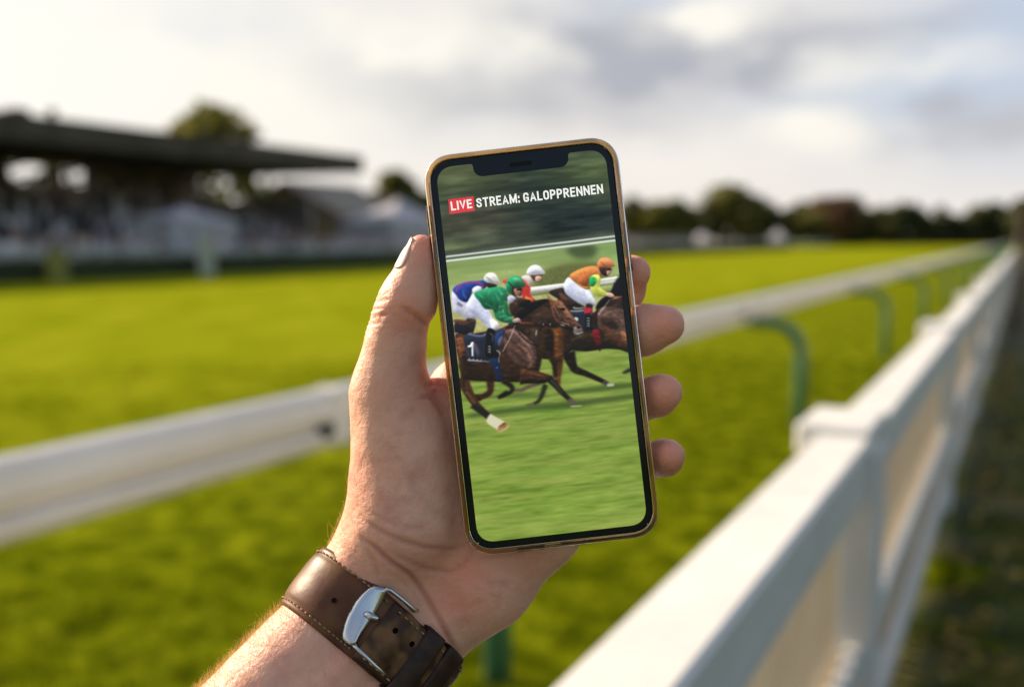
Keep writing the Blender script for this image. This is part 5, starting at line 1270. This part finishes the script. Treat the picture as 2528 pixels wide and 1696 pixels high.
# jockey in green
p2([(330, 620), (380, 520), (430, 480), (500, 560), (580, 660), (640, 780), (700, 840), (690, 890), (600, 900), (540, 840), (470, 770), (400, 720), (340, 670)], (206, 210, 232), blur=.7)
p2([(600, 780), (660, 790), (698, 840), (680, 890), (620, 890)], (236, 238, 246), blur=1); p2([(400, 620), (480, 700), (580, 820), (520, 810), (430, 720), (360, 660)], (170, 176, 208), blur=2, al=.7); s2([(390, 540), (410, 620)], (16, 24), (232, 234, 246), blur=1.5)
p2([(415, 485), (520, 440), (640, 410), (730, 410), (790, 440), (812, 520), (780, 600), (740, 680), (800, 740), (880, 790), (860, 820), (740, 810), (660, 760), (630, 670), (540, 660), (480, 580)], (30, 132, 84), blur=.7)
p2([(480, 520), (580, 520), (640, 600), (600, 650), (520, 620)], (16, 98, 60), blur=2, al=.8); p2([(640, 560), (700, 590), (670, 700), (640, 680)], (14, 92, 56), blur=1.5, al=.8)
for P_, w_ in (([(470, 490), (520, 530)], 10), ([(600, 440), (580, 500)], 12), ([(690, 430), (740, 500)], (10, 22)), ([(700, 640), (760, 620)], 10), ([(690, 700), (750, 690)], 10), ([(700, 750), (770, 740)], 9), ([(760, 780), (830, 770)], 9), ([(540, 590), (620, 640)], 8), ([(660, 480), (700, 560)], 10)): s2(P_, w_, (96, 190, 146), blur=1.1, al=.75)
s2([(800, 470), (790, 560), (740, 640)], 9, (190, 60, 60), blur=.7, al=.8); p2([(760, 560), (800, 600), (820, 700), (870, 750), (800, 740), (750, 680)], (24, 118, 74), blur=1); s2([(740, 400), (790, 430), (800, 480)], (14, 18, 10), (190, 200, 196), blur=1, al=.7)
p2([(862, 780), (910, 758), (945, 780), (950, 806), (900, 815), (866, 810)], (226, 178, 164), blur=.6)
p2([(800, 400), (940, 410), (960, 450), (950, 510), (900, 530), (850, 500), (810, 470)], (54, 34, 30), blur=.7); p2([(870, 430), (950, 440), (945, 500), (905, 525), (880, 490)], (150, 104, 84), blur=.8); s2([(900, 440), (960, 442)], 18, (24, 18, 18), blur=.5); s2([(905, 515), (940, 522)], 10, (220, 200, 190), blur=.6)
p2([(800, 520), (850, 510), (890, 540), (850, 590), (810, 580)], (170, 178, 200), blur=.8)
p2([(780, 400), (790, 340), (830, 296), (890, 282), (950, 300), (984, 350), (1006, 400), (950, 416), (880, 410), (850, 440), (846, 490), (810, 480), (785, 440)], (34, 140, 88), blur=.6); p2([(860, 310), (920, 306), (950, 340), (890, 346)], (104, 196, 150), blur=1.6, al=.8); s2([(800, 350), (850, 400), (866, 450)], 9, (14, 40, 30), blur=.5)
p2([(570, 885), (655, 905), (640, 1000), (640, 1100), (700, 1170), (720, 1190), (620, 1210), (545, 1190), (548, 1040)], (16, 17, 22), blur=.6)
for y in (1090, 1120, 1150): s2([(575, y), (596, y - 8), (600, y + 12)], 7, (210, 210, 210), blur=.4)
s2([(590, 930), (630, 960), (620, 1040)], (8, 16, 8), (84, 92, 104), blur=1); s2([(672, 1130), (705, 1150), (712, 1190)], 8, (220, 220, 222), blur=.5)
s2([(885, 840), (830, 980), (740, 1150)], (6, 10, 8), (196, 180, 176), blur=.5)
# coat, cloth and skin are not flat: mottle them
br = (img[..., 0] > img[..., 1] * 1.22) & (img[..., 0] > img[..., 2] * 1.2) & (yy > 740); br = gblur1(gblur1(br.astype(float), 1, 0), 1, 1)
fr_n = (streak(13, 6, 41) * 1.0 + streak(6, 3.5, 42) * .8 + streak(3, 2, 43) * .5); img *= (1 + br * (fr_n * .26 - .24))[..., None]; img += (br * np.clip(streak(16, 5, 44) - .22, 0, 1) * 110)[..., None] * np.array([1, .8, .7])
cl_ = (np.abs(img - (138, 164, 70)).sum(-1) > 70) & (yy > 660) & (yy < 830) & (ru * 0 + img.sum(-1) > 0); cl_ = gblur1(gblur1(cl_.astype(float), 1, 0), 1, 1)
img *= (1 + cl_ * (streak(5, 6, 45) * .12 + streak(2.4, 2.4, 46) * .05))[..., None]
# slight softness of a compressed video frame
for ch_k in range(3): img[..., ch_k] = np.where((xx > X0 + 4) & (xx < X0 + CWd - 5) & (yy > Y0 + 4) & (yy < Y0 + CHt - 5), gblur1(gblur1(img[..., ch_k], .75, 0), 1.1, 1), img[..., ch_k])
img = np.clip(img, 0, 255); lum = img.mean(-1, keepdims=True); img = np.where(lum < 115, img * (.74 + .26 * lum / 115), img); img = lum + (img - lum) * .9
# a little sensor grain and clamp
img += rng.normal(size=(CHt, CWd, 1)) * 1.6
img = np.clip(img, 2, 250)
lin = np.where(img / 255 > .04045, ((img / 255 + .055) / 1.055) ** 2.4, img / 255 / 12.92)
step = .19
gx_ = np.arange(-SWm - .15, SWm + .16, step); gy_ = np.arange(-SHm - .15, SHm + .16, step)
GX, GY = np.meshgrid(gx_, gy_); PL = PH_C + GX[..., None] * PX_ + GY[..., None] * PY_ + np.array([0, 0, -.1])
pq = to_px(PL.reshape(-1, 3)); fx = np.clip(pq[:, 0] - X0, 0, CWd - 1.01); fy = np.clip(pq[:, 1] - Y0, 0, CHt - 1.01); ix, iy = fx.astype(int), fy.astype(int); ax_, ay_ = (fx - ix)[:, None], (fy - iy)[:, None]
cc = (lin[iy, ix] * (1 - ax_) + lin[iy, ix + 1] * ax_) * (1 - ay_) + (lin[iy + 1, ix] * (1 - ax_) + lin[iy + 1, ix + 1] * ax_) * ay_
nxs, nys = len(gx_), len(gy_); I = np.arange(nxs * nys).reshape(nys, nxs)
Fs = np.stack([I[:-1, :-1].ravel(), I[:-1, 1:].ravel(), I[1:, 1:].ravel(), I[1:, :-1].ravel()], 1)
m_scr = mat('display', (.004, .004, .005), .12, 0., Specular_IOR_Level=.2); Nq, Lq = nodes(m_scr); bq = Nq['Principled BSDF']
at_ = Nq.new('ShaderNodeAttribute'); at_.attribute_name = 'picture'; Lq.new(at_.outputs['Color'], bq.inputs['Emission Color']); bq.inputs['Emission Strength'].default_value = 1 / 2 ** EXPO
m_scr.cycles.emission_sampling = 'NONE'
# the rounded corners of the grid lie hidden under the bezel glass
scr = mesh('screen', W(PL.reshape(-1, 3)), Fs, m_scr, phone)
ca_ = scr.data.color_attributes.new('picture', 'FLOAT_COLOR', 'POINT'); ca_.data.foreach_set('color', np.concatenate([cc, np.ones((len(cc), 1))], 1).astype(np.float32).ravel())
# caption
def emis(name, c_, s_=1.):
    m_ = mat(name, (.004, .004, .004), .1); b_ = m_.node_tree.nodes['Principled BSDF']; f = lambda x: ((x / 255 + .055) / 1.055) ** 2.4
    b_.inputs['Emission Color'].default_value = (*[f(v) for v in c_], 1); b_.inputs['Emission Strength'].default_value = s_ / 2 ** EXPO; return m_
m_txt = emis('caption_white', (246, 248, 240)); m_red = emis('badge_red', (221, 48, 52))
def px_local(px, py):
    P_ = pt(px, py, 0) - PH_C; return P_ @ PX_, P_ @ PY_
GL = {'L': (.36, [[(0, 1), (0, 0), (.36, 0)]]), 'I': (0, [[(0, 1), (0, 0)]]), 'V': (.46, [[(0, 1), (.23, 0), (.46, 1)]]), 'E': (.36, [[(.36, 1), (0, 1), (0, 0), (.36, 0)], [(.08, .52), (.32, .52)]]),
 'S': (.42, [[(.41, .76), (.37, .92), (.21, 1), (.05, .92), (.01, .76), (.08, .62), (.22, .52), (.36, .41), (.42, .25), (.37, .07), (.21, 0), (.05, .07), (0, .24)]]),
 'T': (.44, [[(0, 1), (.44, 1)], [(.22, .92), (.22, 0)]]), 'R': (.43, [[(0, 0), (0, 1), (.2, 1), (.37, .93), (.42, .76), (.37, .57), (.2, .49), (.08, .49)], [(.23, .42), (.43, 0)]]),
 'A': (.48, [[(0, 0), (.24, 1), (.48, 0)], [(.14, .27), (.34, .27)]]), 'M': (.62, [[(0, 0), (0, 1)], [(.02, 1), (.31, .1)], [(.31, .1), (.6, 1)], [(.62, 0), (.62, 1)]]), ':': (0, [[(0, .58), (0, .68)], [(0, .0), (0, .1)]]),
 'G': (.42, [[(.41, .79), (.36, .94), (.21, 1), (.06, .93), (0, .74), (0, .26), (.06, .07), (.21, 0), (.36, .05), (.42, .16), (.42, .42), (.25, .42)]]),
 'O': (.43, [[(.215, 1), (.06, .93), (0, .74), (0, .26), (.06, .07), (.215, 0), (.37, .07), (.43, .26), (.43, .74), (.37, .93), (.215, 1)]]),
 'P': (.42, [[(0, 0), (0, 1), (.2, 1), (.37, .93), (.42, .73), (.37, .52), (.2, .44), (.08, .44)]]), 'N': (.48, [[(0, 0), (0, 1)], [(.0, 1), (.48, 0)], [(.48, 0), (.48, 1)]])}
def text(body, p0, p1, cap_mm, name, par, z):
    """lettering drawn with broad mitred strokes, fitted between two points"""
    th_ = .17; x = 0.; V, F = [], []; npc = 0
    for ch in body:
        w_, pls = GL[ch]
        for pl_ in pls:
            P_ = np.array([(x + th_ / 2 + a, th_ / 2 + b_ * (1 - th_)) for a, b_ in pl_]); closed = len(P_) > 3 and np.allclose(P_[0], P_[-1]); n_ = len(P_); Lf, Rt = [], []
            for i in range(n_):
                d0 = P_[i] - P_[i - 1] if i > 0 else (P_[-1] - P_[-2] if closed else P_[1] - P_[0]); d1 = P_[i + 1] - P_[i] if i < n_ - 1 else (P_[1] - P_[0] if closed else P_[-1] - P_[-2])
                d0 = d0 / np.linalg.norm(d0); d1 = d1 / np.linalg.norm(d1); a0 = np.array([-d0[1], d0[0]]); a1 = np.array([-d1[1], d1[0]]); m_ = a0 + a1; m_ /= np.linalg.norm(m_) + 1e-9
                k = th_ / 2 / max(m_ @ a0, .42); Lf.append(P_[i] + m_ * k); Rt.append(P_[i] - m_ * k)
            if not closed:
                for S_, e_, o_ in ((0, 1, -1), (-1, -2, -1)):
                    d_ = P_[S_] - P_[e_]; d_ /= np.linalg.norm(d_)
                    ext = th_ / 2 if abs(d_[1]) > .5 or ch in 'LETGPR' else 0
                    if ch in 'AV': ext = th_ / 2
                    if pl_[S_][0] in (.08, .14, .34) or (ch == 'R' and S_ == 0 and len(pl_) == 2): ext = 0
                    Lf[S_] = Lf[S_] + d_ * ext; Rt[S_] = Rt[S_] + d_ * ext
            b0 = len(V); zz = z + npc * .0025; npc += 1
            for i in range(n_): V += [(Lf[i][0], np.clip(Lf[i][1], 0, 1), zz), (Rt[i][0], np.clip(Rt[i][1], 0, 1), zz)]
            F += [(b0 + 2 * i, b0 + 2 * i + 1, b0 + 2 * i + 3, b0 + 2 * i + 2) for i in range(n_ - 1)]
        x += w_ + th_ + .125
    V = np.array(V); a = np.array(px_local(*p0)); b_ = np.array(px_local(*p1)); w_ = np.linalg.norm(b_ - a); d_ = (b_ - a) / w_; q_ = np.array([-d_[1], d_[0]])
    X_ = (V[:, 0] - V[:, 0].min()) / np.ptp(V[:, 0]) * w_; L_ = a + X_[:, None] * d_ + (V[:, 1] * cap_mm)[:, None] * q_
    return mesh(name, W(np.array([LP(u_, v_, z_) for (u_, v_), z_ in zip(L_, V[:, 2])])), F, m_txt, par)
bq_ = [px_local(1040 + x / 3.895, 340 + y / 3.895) for x, y in ((273, 735), (514, 703), (501, 566), (260, 596))]
badge = mesh('live_badge', W(np.array([LP(x, y, -.03) for x, y in bq_])), [(0, 1, 2, 3)], m_red, scr)
def q1(x, y): return 1040 + x / 3.895, 340 + y / 3.895
text('LIVE', q1(290, 703), q1(492, 677), 3.25, 'badge_text', badge, .0)
text('STREAM:', q1(532, 675), q1(950, 626), 3.4, 'caption_text', scr, -.02)
text('GALOPPRENNEN', q1(986, 622), q1(1755, 536), 3.4, 'caption_text', scr, -.02)
